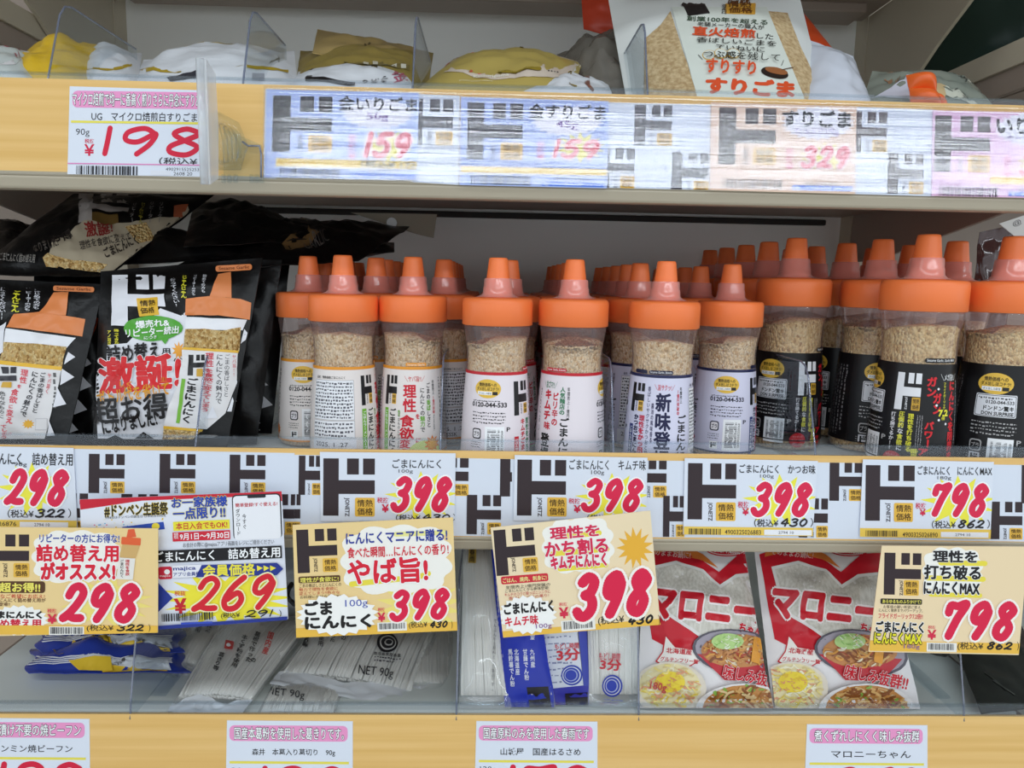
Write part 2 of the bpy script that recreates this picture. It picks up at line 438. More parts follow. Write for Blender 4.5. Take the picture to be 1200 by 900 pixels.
# ---------- soft bags and pouches
def inv_bilin(q, x, y):
    u = v = .5
    for _ in range(8):
        f = [(1-u)*(1-v)*q[0][i]+u*(1-v)*q[1][i]+u*v*q[2][i]+(1-u)*v*q[3][i]-(x, y)[i] for i in (0, 1)]
        du = [(1-v)*(q[1][i]-q[0][i])+v*(q[2][i]-q[3][i]) for i in (0, 1)]
        dv = [(1-u)*(q[3][i]-q[0][i])+u*(q[2][i]-q[1][i]) for i in (0, 1)]
        D = du[0]*dv[1]-du[1]*dv[0] or 1e-9
        u -= (f[0]*dv[1]-f[1]*dv[0])/D; v -= (du[0]*f[1]-du[1]*f[0])/D
    return u, v
class Surf:                                  # a stuffed, crumpled rectangle between four points TL TR BR BL
    def __init__(s, corners, thick, wr=.0015, seed=0, seal=.06, sealu=.02, back=.6, wave=.0):
        s.q = [c.copy() if isinstance(c, Vector) else at(*c) for c in corners]
        s.n = (s.q[3]-s.q[1]).cross(s.q[2]-s.q[0]).normalized()
        if s.n.dot(CAM-s.q[0]) < 0: s.n = -s.n
        s.t = thick; s.wr = wr; s.sd = seed*7.3; s.seal = seal; s.sealu = sealu; s.bk = back; s.wave = wave
        s.p2 = [proj(p) for p in s.q]
    def flat(s, u, v):
        q = s.q
        return q[0]*((1-u)*(1-v))+q[1]*(u*(1-v))+q[2]*(u*v)+q[3]*((1-u)*v)
    def prof(s, u, v):
        a = max(0, min(1, (v-s.seal)/(1-2*s.seal))); b = max(0, min(1, (u-s.sealu)/(1-2*s.sealu)))
        return (math.sin(math.pi*a)**.55)*(math.sin(math.pi*b)**.6) if 0 < a < 1 and 0 < b < 1 else 0
    def pt(s, u, v, side=1, off=0.):
        p = s.flat(u, v); e = s.prof(u, v)
        w = noise.noise(Vector((p.x*38, p.z*38+p.y*38, s.sd)))+.5*noise.noise(Vector((p.x*110, p.z*90+p.y*60, s.sd+3)))
        edge = (1-abs(2*u-1))*(1-abs(2*v-1))
        if s.wave: p = p+(s.q[1]-s.q[0]).normalized()*(s.wave*math.sin(v*9+s.sd)*(abs(2*u-1)))
        d = s.t*e+s.wr*w*(.35+min(1, edge*3)) if side > 0 else -s.t*s.bk*e+s.wr*w*.35-.0008
        return p+s.n*(d+off)
    def smooth_px(s, u, v): return proj(s.flat(u, v)+s.n*(s.t*s.prof(u, v)))
    def px(s, x, y):
        u, v = inv_bilin(s.p2, x, y)
        for _ in range(4):
            a = s.smooth_px(u, v); b = s.smooth_px(u+.01, v); c = s.smooth_px(u, v+.01)
            ax, ay, bx_, by = (b[0]-a[0])*100, (b[1]-a[1])*100, (c[0]-a[0])*100, (c[1]-a[1])*100
            D = ax*by-ay*bx_ or 1e-9; ex, ey = x-a[0], y-a[1]
            u += max(-.2, min(.2, (ex*by-ey*bx_)/D)); v += max(-.2, min(.2, (ax*ey-ay*ex)/D))
            u = max(-.05, min(1.05, u)); v = max(-.05, min(1.05, v))
        u = max(.004, min(.996, u)); v = max(.004, min(.996, v))
        return s.pt(u, v), s.n
    def shell(s, mb, mat, nu=26, nv=26, matb=None):
        mb.grid(lambda u, v: s.pt(u, v), nu, nv, mat)
        mb.grid(lambda u, v: s.pt(1-u, v, -1), nu, nv, matb or mat)
        rim = [(i/nu, 0) for i in range(nu)]+[(1, j/nv) for j in range(nv)]+[(1-i/nu, 1) for i in range(nu)]+[(0, 1-j/nv) for j in range(nv)]
        n = len(rim); vs = [s.pt(u, v) for u, v in rim]+[s.pt(u, v, -1) for u, v in rim]
        mb.add(vs, [(i, n+i, n+(i+1) % n, (i+1) % n) for i in range(n)], mat, True)
def bag(name, label, cat, corners, thick, mat, pr=None, group=None, sub=9, gloss=.28, dz=.00025, nu=26, nv=26, **k):
    S = Surf(corners, thick, **k); mb = MB(); S.shell(mb, mat, nu, nv)
    if pr: pr.emit(mb, S.px, dz, sub=sub, gloss=gloss, base=.0003)
    o = mb.build(name)
    return tag(o, label, cat, group), S

# ------------------------------------------------------------------ materials
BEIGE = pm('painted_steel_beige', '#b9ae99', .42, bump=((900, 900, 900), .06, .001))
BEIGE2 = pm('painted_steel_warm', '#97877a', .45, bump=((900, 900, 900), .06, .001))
BACK = pm('back_panel_paint', '#f0efea', .55, bump=((700, 700, 500), .05, .001))
DECK = pm('shelf_deck_white', '#e8eeea', .4)
DARKGAP = pm('dark_gap_shade', '#2c2926', .7)  # near-black strips standing in for the shade inside gaps and slots
WOOD = pm('price_rail_woodgrain', '#efc47c', .45, vary=((3, 40, 130), '#e4b566', 5))
CLEAR = clear('clear_acrylic', '#f6f9fb', .03, .022, .5)
CLEARE = clear('clear_acrylic_edge', '#c4c8d6', .1, .15, .7, .3, '#a5abc0')
LIP = clear('clear_lip', '#f8fafc', .08, .025, .4, .03, '#dfe6f2')
COVER = clear('clear_ribbed_cover', '#fdfdff', .07, .085, .4, streak=((1.3, 40, 900), .16, .0005))
MILK = clear('milky_clip_plastic', '#fff', .12, .08, .5, .34, '#eef2f6')
FILM = clear('clear_bag_film', '#fdfdfd', .10, .05, .7, .14, '#ffffff')
BLACKFOIL = pm('black_pouch_film', '#0b0a0b', .3, .3, bump=((60, 60, 60), .25, .004))
BROWN = '#35282c'

# ------------------------------------------------------------------ structure
def structure(mb, name, bevel=0):
    return tag(mb.build(name, None, bevel), None, None, None, 'structure')
mb = MB(); mb.box((0, -2, -.02), (6, 5.2, .04), pm('floor_tile', '#c9c8c2', .4)); structure(mb, 'floor')
mb = MB(); mb.box((0, .475, 1.35), (1.02, .03, 1.5), BACK); mb.box((0, .475, .30), (1.02, .03, .6), BACK); structure(mb, 'wall_back')
for nm, x in (('trim_1', -.52), ('trim_2', .52)):                      # slotted uprights either side of the bay
    mb = MB(); mb.box((x, .455, 1.05), (.045, .055, 2.1), BEIGE)
    for i in range(40): mb.box((x, .427, .15+i*.05), (.007, .0022, .022), DARKGAP)
    structure(mb, nm)
for nm, x in (('wall_left', -1.07), ('wall_right', 1.07)):             # back panels of the bays next door
    mb = MB(); mb.box((x, .475, 1.05), (1.06, .03, 2.1), BEIGE2); structure(mb, nm)

# ------------------------------------------------------------------ shelves
TOPZ, MIDZ, BOTZ = Z0+.120, Z0-.160, Z0-.388
def plane_at(px, py, tilt, Y=0.):
    return Pl(at(px, py, Y).z, Y, tilt)
P_top = plane_at(600, 107, R(7)); P_mid = plane_at(600, 529, R(4)); P_bot = plane_at(600, 838, R(4))
def shifted(P, d):
    q = Pl(0); q.p = P.p+P.n*d; q.n = P.n; return q
def shelf(label, zdeck, P, railh, lip, bracket):
    r = empty('store_shelf', label, 'shelf', 'shelves of the rack', (0, .2, zdeck))
    x0, x1 = -.495, .495
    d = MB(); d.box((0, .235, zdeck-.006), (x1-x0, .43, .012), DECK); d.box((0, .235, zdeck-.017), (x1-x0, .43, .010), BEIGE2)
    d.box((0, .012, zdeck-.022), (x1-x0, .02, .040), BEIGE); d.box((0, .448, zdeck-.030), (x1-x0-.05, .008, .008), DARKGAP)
    d.box((0, .12, zdeck-.030), (x1-x0-.06, .03, .016), BEIGE2); d.build('deck', r, .002)
    f = MB(); z1 = P.p.z; dn = Vector((0, -P.n.z, P.n.y)); n = P.n
    a = Vector((x0-.02, P.p.y, z1)); b = Vector((x1+.02, P.p.y, z1))
    f.prism([a, b, b+dn*railh, a+dn*railh], -n*.003, WOOD)
    f.tube([a+dn*railh-n*.002, b+dn*railh-n*.002], .0024, BEIGE, 8)
    f.build('price_rail', r)
    e = MB(); q0 = a+dn*(railh+.002); q1 = b+dn*(railh+.002)
    e.prism([q0, q1, q1+Vector((0, .004, -.010)), q0+Vector((0, .004, -.010))], (0, .014, 0), BEIGE); e.build('rail_edge', r, .002)
    l = MB(); l.box((0, .0015, z1+lip/2), (x1-x0+.04, .003, lip), LIP)
    l.box((0, .0015, z1+lip), (x1-x0+.04, .0042, .0016), CLEAR); l.build('clear_lip', r)
    for s_ in (-1, 1):
        k = MB(); X = s_*.499
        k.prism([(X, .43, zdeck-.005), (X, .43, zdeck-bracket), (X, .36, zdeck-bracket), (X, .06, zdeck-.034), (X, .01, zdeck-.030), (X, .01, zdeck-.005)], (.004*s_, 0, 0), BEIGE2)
        k.build('bracket', r)
    return r
s_top = shelf('upper visible shelf with glare across its clear covered price rail', TOPZ, P_top, .072, .004, .085)
s_mid = shelf('middle shelf carrying the orange capped bottles above white price cards', MIDZ, P_mid, .074, .009, .07)
s_bot = shelf('lowest shelf with wood grain rail and clear noodle bags', BOTZ, P_bot, .085, .010, .07)
c = MB()
a = shifted(P_top, .0042).on(309, 100); b = shifted(P_top, .0042).on(1290, 124); dn = Vector((0, -P_top.n.z, P_top.n.y))
b.z = a.z; b.y = a.y
c.prism([a, b, b+dn*.0705, a+dn*.0705], -P_top.n*.0012, COVER); c.build('clear_cover', s_top)
# the shelf above, seen only from below
r = empty('store_shelf', 'topmost shelf of which only the dark underside shows', 'shelf', 'shelves of the rack', (0, .2, Z0+.36))
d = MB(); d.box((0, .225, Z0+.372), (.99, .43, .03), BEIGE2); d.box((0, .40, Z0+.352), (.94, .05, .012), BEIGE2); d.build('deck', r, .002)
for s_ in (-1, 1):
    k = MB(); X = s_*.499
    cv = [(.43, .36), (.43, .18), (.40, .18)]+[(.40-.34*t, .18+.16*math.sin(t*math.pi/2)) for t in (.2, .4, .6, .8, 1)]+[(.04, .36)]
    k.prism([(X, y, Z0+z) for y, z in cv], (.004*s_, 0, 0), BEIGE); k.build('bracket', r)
# shelves of the bays next door
for s_, z, lab in ((1, .24, 'neighbouring shelf beyond the right upright, above the bag with the orange clip'), (-1, .277, 'neighbouring shelf beyond the left upright above the yellow bag')):
    r = empty('store_shelf', lab, 'shelf', 'shelves of the next bays', (s_*.8, .2, Z0+z))
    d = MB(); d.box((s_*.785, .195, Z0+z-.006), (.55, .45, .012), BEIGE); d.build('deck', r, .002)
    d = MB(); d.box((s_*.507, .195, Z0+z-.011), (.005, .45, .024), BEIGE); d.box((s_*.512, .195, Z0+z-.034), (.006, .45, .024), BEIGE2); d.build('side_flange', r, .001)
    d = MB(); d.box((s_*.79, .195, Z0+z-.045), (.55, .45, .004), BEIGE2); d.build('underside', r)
for zd, P, lab in ((BOTZ, P_bot, 'lowest shelf of the next bay, under the black pack at lower right'), (MIDZ, P_mid, 'middle shelf of the next bay, under the clear wrap beyond the bottles')):
    r = empty('store_shelf', lab, 'shelf', 'shelves of the next bays', (.78, .2, zd))
    d = MB(); d.box((.78, .212, zd-.011), (.52, .42, .022), DECK); d.build('deck', r, .002)
    f = MB(); dn = Vector((0, -P.n.z, P.n.y)); a = Vector((.520, 0, P.p.z)); b = Vector((1.04, 0, P.p.z)); f.prism([a, b, b+dn*.074, a+dn*.074], -P.n*.003, WOOD); f.build('price_rail', r)
bag('dark_bay_pouch', 'dark green pouch enlarged to darken the opening of the neighbouring shelf at upper right', 'pouch', [Vector((.53, .40, Z0+.60)), Vector((.78, .16, Z0+.60)), Vector((.78, .16, Z0+.247)), Vector((.53, .40, Z0+.247))], .03, pm('dark_green_film', '#10261f', .25), wr=.004, seed=61)  # oversized dark pack, added to stand for the shaded bay interior

# ------------------------------------------------------------------ clear dividers
def divider(label, px, zdeck, ylen, h=.094, yb=.0, slant=.034, flip=0):
    X = at(px[0], px[1], .003).x
    r = empty('shelf_divider', label, 'divider', 'clear acrylic dividers', (X, .1, zdeck))
    prof = [(yb, .004), (yb+.003, .02), (yb+slant-.006, h-.012), (yb+slant+.002, h-.003), (yb+slant+.012, h), (ylen, h), (ylen, .004)]
    p = MB(); p.prism([(X-.001, y, zdeck+z) for y, z in prof], (.002, 0, 0), CLEAR); p.build('panel', r)
    e = MB()
    e.tube([(X, y, zdeck+z) for y, z in prof[:6]], .0008, CLEARE, 6); e.build('edge', r)
    f = MB(); f.box((X+.006, ylen/2+.02, zdeck+.0025), (.014, ylen-.04, .002), CLEAR); f.build('foot', r)
for l, px, ln in (('clear divider over the yellow bag on the upper shelf', (53, 87), .155), ('clear divider behind the clear sign clip on the upper shelf', (283, 94), .13), ('clear divider left of the gold bag lying on the upper shelf', (483, 99), .17), ('clear divider in front of the tall ground sesame bag', (760, 108), .16)):
    divider(l, px, TOPZ, ln)
for l, px in (('clear divider between the black pouches and the bottles', (229, 517)), ('clear divider between yellow-band and red-band bottles', (516, 520)), ('clear divider between red-band and navy-band bottles', (719, 522)), ('clear divider in front of the leftmost black-label bottle', (956, 525))):
    divider(l, px, MIDZ, .24)
for l, px in (('clear divider between the blue pasta bag and the clear noodle bags', (154, 832)), ('clear divider left of the upright vermicelli packs', (535, 833)), ('clear divider left of the red and white noodle bags', (748, 834)), ('clear divider by the empty floor at lower right', (1128, 835))):
    divider(l, px, BOTZ, .26, h=.12)

# ------------------------------------------------------------------ printed strips and price cards on the rails
def stripcard(label, quad, plane, logos, fr, rot, col=BROWN, bg='#dfe5f1', group='printed strips behind the price cards'):
    p = PR(*fr, rot)
    for x0, y0, x1, y1 in logos: p.logo(x0, y0, x1, y1, col)
    return card('rail_strip', label, 'strip', quad, plane, p, bg, group)
PT1, PT2 = shifted(P_top, .0006), shifted(P_top, .0022)
A3, B3, C3, D3 = (0, 0, 3), (400, 0, 3), (800, 0, 3), (0, 510, 3)
E3, F3, G3 = (320, 510, 2.5), (740, 510, 2.6087), (0, 600, 3.4286)
H3, I3, J3 = (0, 700, 3), (330, 700, 2.7907), (740, 620, 2.6087)
GRY = '#4a4550'
stripcard('white logo strip between the gold roasted and gold ground sesame cards', [(255, 330), (417, 336), (412, 650), (250, 640)], PT1, [(240, 348, 392, 510)], B3, 1.5, GRY)
stripcard('white logo strip between the gold ground and 270g sesame cards', [(930, 360), (1300, 368), (1296, 668), (926, 660)], PT1, [(1030, 370, 1162, 512), (905, 520, 1030, 662), (1160, 535, 1290, 680)], B3, 1.5, GRY)
stripcard('white logo strip between the two rightmost cards of the upper rail', [(600, 375), (890, 386), (886, 690), (596, 682)], PT1, [(590, 393, 718, 535), (720, 540, 845, 682)], C3, 1.5, '#55484e')
stripcard('narrow white strip peeking out left of the gold roasted sesame card', [(933, 312), (985, 314), (970, 628), (926, 626)], PT1, [], A3, 1.5)

def tagcard(label, quad, fr, P, band, name, wt, price, rot, tx, extra=None):
    """pink banner tag of the plain rails; tx holds the boxes"""
    p = PR(*fr, rot)
    p.rr(*tx['band'], '#f29ccb'); p.t(band, *tx['bt'], '#ffffff', .02, ol='#2e2430', ow=.07)
    p.t(name, *tx['name'], '#2a2a30', .008)
    p.rect(*tx['line'], '#efe25a')
    p.t(wt, *tx['wt'], '#44444a', 0)
    p.t('税抜', *tx['zn'], '#d8254a', .01)
    p.num(price, *tx['num'], '#dc1f40', .17, sh=.12)
    if extra: extra(p)
    return card('price_tag', label, 'price tag', quad, P, p, '#e3e8f3', 'pink banner price tags')
def ex198(p):
    p.t('¥', 298, 508, 330, 547, '#d8254a', .02); p.t('（税込¥ 213）', 560, 555, 790, 582, '#3a3a40', .01)
    p.rect(238, 576, 730, 580, '#e58cc0'); p.bar(270, 584, 487, 616, seed=3); p.t('4902915525253', 583, 590, 700, 601, '#55555c', 0); p.t('2608 20', 610, 605, 676, 617, '#44444a', 0); p.rect(530, 600, 600, 616, '#e4e6ee')
tagcard('pink banner tag priced 198, cut off by the clear sign clip', [(245, 303), (735, 318), (728, 622), (237, 612)], A3, PT1, 'マイクロ焙煎で均一に香高く煎りさらに丹念にすりあげ', 'UG　マイクロ焙煎白すりごま', '90g', '198', .8,
        dict(band=(255, 322, 730, 381), bt=(255, 328, 725, 374), name=(322, 395, 693, 427), line=(250, 427, 730, 435), wt=(267, 452, 315, 482), zn=(298, 488, 331, 504), num=(338, 443, 735, 552)), ex198)

def topcard(label, quad, fr, bg, logo, lcol, name, nbox, wt, wbox, price, pbox, bar, num, nb, blue, star, yl=None, extra=None):
    p = PR(*fr, 1.4)
    if yl: p.rect(*yl, '#f6cf52')
    p.burst(*star[:4], '#f4f2fa', 22, .86)
    p.burst(*star[4:8], '#f2e54a', 14, .6)
    p.logo(*logo, lcol)
    p.t(name, *nbox, '#2c2b33', .045); p.t(wt, *wbox, '#7a4aa0', .012)
    x0, y0, x1, y1 = pbox
    p.num(price, x0, y0, x1, y1, '#e2365c', .2, '#ffffff', .05)
    p.v('税抜', x0-48, y0+8, x0-20, y1-22, '#d84a86', .01); p.t('¥', x0-48, y1-20, x0-20, y1, '#d84a86', .02)
    p.bar(*bar, seed=len(name)); p.t(num, *nb, '#44444c', 0)
    p.rect(*blue, '#5a86e6'); p.t('R', blue[0]+12, blue[1]+3, blue[0]+22, blue[3]-3, '#fff', .02); p.t('54 10', blue[0]+80, blue[1]+3, blue[0]+140, blue[3]-3, '#dfe8ff', 0)
    if extra: extra(p)
    card('price_card', label, 'price card', quad, PT2, p, bg, 'coloured price cards behind the clear cover')
topcard('blue price card for 50g gold roasted sesame, 159 yen, first behind the clear cover', [(-262, 314), (274, 326), (263, 632), (-270, 622)], B3, '#bccdf8', (-242, 338, -33, 536), '#2e2a30', '金いりごま', (-8, 341, 266, 391), '50g', (90, 398, 165, 428), '159', (72, 463, 260, 558),
        (-215, 592, -5, 622), '4901381306957', (90, 597, 211, 609), (40, 612, 262, 626), (130, 400, 130, 55, 165, 515, 90, 58), (-230, 562, 268, 590),
        extra=lambda p: p.t('（税込¥ 172）', 70, 566, 275, 592, '#2a2626', .03))
topcard('blue price card for 45g gold ground sesame in the glare', [(420, 340), (940, 356), (934, 662), (415, 650)], B3, '#b4c4f2', (442, 362, 637, 562), GRY, '金すりごま', (660, 368, 928, 418), '45g', (755, 425, 832, 458), '159', (735, 490, 920, 560),
        (455, 616, 665, 650), '4901381306964', (750, 625, 872, 637), (705, 640, 922, 656), (795, 425, 130, 55, 840, 520, 90, 55), (420, 590, 934, 612))
topcard('peach price card for 270g ground sesame in the glare', [(100, 360), (612, 374), (606, 682), (96, 668)], C3, '#f2d3bd', (127, 380, 327, 580), '#4c4246', 'すりごま', (352, 390, 590, 446), 'たっぷり270g', (395, 450, 548, 477), '329', (410, 512, 597, 595),
        (140, 630, 350, 662), '4901381304902', (430, 640, 550, 652), (385, 653, 597, 670), (475, 433, 130, 60, 500, 550, 90, 50))
topcard('pink price card at the right end of the upper rail', [(880, 388), (1420, 400), (1415, 700), (876, 688)], C3, '#eec3e2', (885, 408, 1080, 606), '#4c4246', 'いりごま', (1105, 415, 1350, 472), 'たっぷり270g', (1140, 478, 1300, 500), '329', (1175, 540, 1370, 620),
        (900, 656, 1108, 690), '4901381304896', (1180, 660, 1300, 672), (1145, 676, 1370, 692), (1225, 455, 130, 60, 1260, 575, 90, 50), (1080, 625, 1412, 650))

PM1, PM2 = shifted(P_mid, .0006), shifted(P_mid, .0020)
def zs(L, fr, to):        # boxes given in one zoom frame, wanted in plain pixels
    return [tuple(v/fr[2]+fr[i % 2] for i, v in enumerate(b)) for b in L]
PX = (0, 0, 1)
row1 = [(104, 532, 146, 578), (187, 532, 229, 578), (269, 533, 311, 579)]
row2 = [(60, 578, 103, 624)]
stripcard('white logo strip on the middle rail above the birthday sale poster', [(85, 526), (345, 531), (345, 625), (90, 622)], PM1, row1+row2+[(142, 579, 185, 625), (224, 580, 267, 626), (310, 579, 350, 625)], PX, .7)
stripcard('white logo strip between the first two 398 yen cards', [(345, 533), (600, 538), (600, 629), (345, 625)], PM1, [(350, 534, 376, 580), (505, 535, 549, 581), (586, 536, 626, 582), (332, 579, 352, 625), (547, 580, 587, 626)], PX, .7)
stripcard('white logo strip between the second and third 398 yen cards', [(600, 538), (880, 541), (880, 630), (600, 629)], PM1, [(742, 537, 781, 583), (777, 581, 802, 629), (672, 537, 712, 583)], PX, .7)
stripcard('white logo strip along the right end of the middle rail', [(880, 541), (1290, 546), (1290, 636), (880, 630)], PM1, [(972, 541, 1010, 587), (936, 584, 970, 630), (1160, 588, 1198, 632), (1197, 544, 1236, 590), (1240, 588, 1280, 634)], PX, .7)

def midcard(label, quad, fr, logo, name, nbox, wt, wbox, star, price, pbox, zei, yen, tax, tbox, band=None, bar=None, code=None, cbox=None, white=None, rot=.7, box=None):
    p = PR(*fr, rot)
    p.burst(*star, '#f7ee4a', 13, .55, .1)
    if logo: p.logo(*logo, BROWN, bx=box)
    p.t(name, *nbox, '#26262b', .012); p.t(wt, *wbox, '#4a4a50', 0)
    p.num(price, *pbox, '#e3244e', .19, '#ffffff', .045)
    p.t('税抜', *zei, '#d8254a', .012); p.t('¥', *yen, '#d8254a', .03)
    x0, y0, x1, y1 = tbox; w = x1-x0
    p.t('（税込¥', x0-w*.06, y0+(y1-y0)*.12, x0+w*.38, y1, '#2e2c30', .012); p.num(tax, x0+w*.40, y0, x1-w*.05, y1, '#26242a', .2, sh=.35); p.t('）', x1-w*.03, y0, x1+w*.02, y1, '#2e2c30', 0)
    if band:
        p.rect(*band, '#f2cc58'); p.t(code, *cbox, '#443a2a', .005); p.rect(*white, '#f2f2f6'); p.t('2794 10', white[0]+(white[2]-white[0])*.3, white[1]+4, white[0]+(white[2]-white[0])*.62, white[3]-4, '#55555c', 0)
        if bar: p.bar(*bar, seed=int(code[-2:]))
    card('price_card', label, 'price card', quad, PM2, p, '#e3e8f3', 'white price cards on the middle rail')
midcard('white price card for the refill pouch, 298 yen, leftmost on the middle rail', [(-90, 38), (258, 45), (272, 330), (-80, 324)], D3, None, 'ごまにんにく　詰め替え用', (-88, 62, 256, 105), '90g', (50, 95, 95, 113), (115, 190, 130, 95), '298', (12, 117, 256, 250),
        (-55, 170, -20, 190), (-50, 195, -15, 225), '322', (40, 258, 246, 290), (-80, 298, 270, 329), None, '4900325026876', (-110, 303, 58, 318), (70, 305, 240, 324))
midcard('white price card for plain sesame garlic, 398 yen, behind the garlic lover poster', [(137, 49), (535, 53), (532, 252), (140, 252)], E3, (147, 68, 298, 236), 'ごまにんにく', (350, 70, 492, 97), '100g', (368, 100, 410, 113), (435, 180, 110, 75), '398', (340, 119, 534, 226),
        (305, 182, 338, 198), (320, 203, 338, 225), '430', (370, 230, 532, 250), box=(240, 183, 298, 238), rot=.3)
midcard('white price card for kimchi flavour, 398 yen', [(708, 58), (1097, 66), (1093, 250), (704, 250)], E3, (715, 72, 858, 236), 'ごまにんにく　キムチ味', (868, 72, 1092, 102), '100g', (932, 103, 970, 118), (995, 185, 112, 75), '398', (898, 125, 1094, 226),
        (866, 185, 900, 200), (882, 205, 900, 226), '430', (930, 230, 1090, 250), box=(803, 182, 860, 238))
midcard('white price card for bonito flavour, 398 yen', [(163, 70), (570, 79), (554, 308), (158, 303)], F3, (172, 86, 320, 258), 'ごまにんにく　かつお味', (330, 90, 562, 117), '100g', (393, 120, 435, 133), (455, 200, 118, 82), '398', (360, 142, 562, 250),
        (325, 203, 358, 222), (340, 224, 357, 244), '430', (385, 253, 552, 280), (160, 281, 554, 307), (175, 285, 272, 303), '4900325026883', (285, 289, 395, 303), (405, 289, 550, 305), box=(258, 205, 318, 262))
midcard('white price card for the larger garlic max bottle, 798 yen', [(708, 74), (1108, 82), (1097, 317), (697, 310)], F3, (715, 92, 865, 262), 'ごまにんにく　にんにくMAX', (875, 95, 1102, 122), '180g', (935, 125, 977, 138), (1000, 205, 118, 82), '798', (903, 145, 1102, 251),
        (868, 207, 900, 225), (882, 227, 898, 246), '862', (928, 258, 1092, 285), (698, 286, 1098, 314), (715, 291, 815, 309), '4900325026890', (828, 297, 935, 311), (945, 296, 1090, 312), box=(802, 207, 860, 265))

PB1 = shifted(P_bot, .0006)
def bx(x0, y0, w, k=1):
    return dict(band=(x0+.02*w, y0+.04*w, x0+.96*w, y0+.165*w), bt=(x0+.06*w, y0+.055*w, x0+.93*w, y0+.15*w), name=(x0+.2*w, y0+.225*w, x0+.86*w, y0+.285*w), line=(x0+.02*w, y0+.325*w, x0+.97*w, y0+.345*w),
                wt=(x0+.03*w, y0+.375*w, x0+.16*w, y0+.43*w), zn=(x0+.13*w, y0+.46*w, x0+.21*w, y0+.5*w), num=(x0+.2*w, y0+.36*w, x0+.99*w, y0+.64*w))
for lab, quad, fr, band, name, wt, price, x0, w, y0 in (
    ('pink banner tag for fried rice noodles at the lower left corner', [(-115, 424), (314, 428), (316, 620), (-118, 620)], H3, '下茹で漬け不要の焼ビーフン', 'ケンミン焼ビーフン', '65g', '128', -115, 430, 422),
    ('pink banner tag for kudzu noodles, 128 yen', [(798, 433), (1240, 436), (1240, 632), (794, 632)], H3, '国産本葛粉を使用した葛きりです。', '森井　本葛入り葛切り　90g', '90g', '128', 798, 442, 433),
    ('pink banner tag for domestic vermicelli, 178 yen', [(637, 405), (1033, 407), (1033, 590), (632, 590)], I3, '国産原料のみを使用した春雨です', '山城屋　国産はるさめ', '120g', '178', 637, 396, 404),
    ('pink banner tag for potato starch noodles, 278 yen', [(537, 597), (905, 600), (905, 770), (530, 768)], J3, '煮くずれしにくく味しみ抜群', 'マロニーちゃん', '180g', '278', 537, 368, 595)):
    tagcard(lab, quad, fr, PB1, band, name, wt, price, .4, bx(x0, y0, w))

# ------------------------------------------------------------------ pop posters hanging off the middle rail on clear holders
P_pop = Pl(Z0-.25, -.034, R(3)); P_pop2 = shifted(P_pop, -.008)
def holder(r, q):
    d = MB(); t = (q[0]+q[1])/2
    d.box(t+Vector((0, .012, -.008)), (.03, .024, .0015), CLEAR); d.box(t+Vector((0, .0015, -.012)), (.03, .001, .02), CLEAR)
    d.build('clear_holder', r)
CREAM, DGOLD = '#f4d596', '#f2c04c'
YEN = '#dc2a4c'
def popbase(p, bandbox, bar, seed, tax, tb, price, pb, zei, yen, w=.2):
    p.rect(*bandbox, DGOLD); p.rect(bar[0]-6, bar[1]-3, bar[2]+6, bar[3]+6, '#f4f1ea'); p.bar(*bar, seed=seed)
    x0, y0, x1, y1 = tb; d = x1-x0
    p.t('(税込¥', x0, y0+2, x0+d*.42, y1, '#33291e', .01); p.num(tax, x0+d*.46, y0, x1-d*.08, y1-2, '#1e1a18', .22, sh=.35); p.t(')', x1-d*.03, y0, x1, y1, '#33291e', 0)
    p.num(price, *pb, '#e21f49', w, '#fff8f0', .055)
    p.t('税抜', *zei, YEN, .01); p.t('¥', *yen, YEN, .03)
# 298 refill
p = PR(*G3, .2)
p.logo(-60, 90, 117, 262, BROWN, bx=(55, 205, 118, 262))
p.cloud(126, 72, 486, 288, '#fbf6ec'); p.burst(430, 360, 190, 110, '#f7e37e', 16, .6)
p.t('リピーターの方にお得な!', 160, 88, 480, 123, '#2b3f9c', .04, ol='#fff', ow=.05)
p.t('詰め替え用', 148, 132, 476, 198, '#e02038', .06, ol='#ffffff', ow=.07)
p.t('がオススメ!', 168, 204, 462, 268, '#e02038', .06, ol='#ffffff', ow=.07)
# the little bottle picture
p.poly([(515, 70), (540, 68), (548, 100), (508, 104)], '#e8603a'); p.rr(488, 102, 566, 132, '#ea6638', 4, rot=4); p.poly([(492, 130), (562, 134), (545, 185), (482, 182)], '#d8b070')
p.poly([(482, 182), (545, 186), (535, 272), (468, 268)], '#efeae2'); p.v('ごまにんにく', 484, 190, 500, 262, '#333', .03); p.v('理性を食欲', 505, 190, 523, 255, '#d02a3a', .03)
p.rr(-40, 278, 182, 325, '#5b3a22', 12); p.t('超お得!!', 0, 284, 162, 321, '#f7ea6a', .05)
p.t('こんなご希望にお応え!', -40, 330, 180, 347, '#c8402e', .01); p.t('ごまにんにく詰め替え用が', -40, 346, 184, 362, '#5a2a1a', .01); p.t('登場!!', -4, 363, 40, 378, '#5a2a1a', .01)
p.burst(75, 435, 125, 62, '#fdfbf6', 20, .85)
p.t('ごまにんにく', -48, 398, 168, 426, '#201c1c', .06); p.t('詰め替え用', -42, 430, 165, 462, '#d82440', .06); p.t('90g', 104, 464, 150, 482, '#8a4ea8', .005)
popbase(p, (-60, 455, 634, 492), (205, 462, 333, 488), 76, '322', (350, 450, 606, 480), '298', (235, 282, 582, 446), (192, 387, 230, 404), (195, 410, 228, 446))
card('sale_poster', 'cream sale poster for the refill pouch, 298 yen, at the left edge', 'poster', [(-70, 60), (635, 66), (634, 484), (-75, 500)], P_pop, p, CREAM, 'posters hanging off the middle rail', holder=holder)
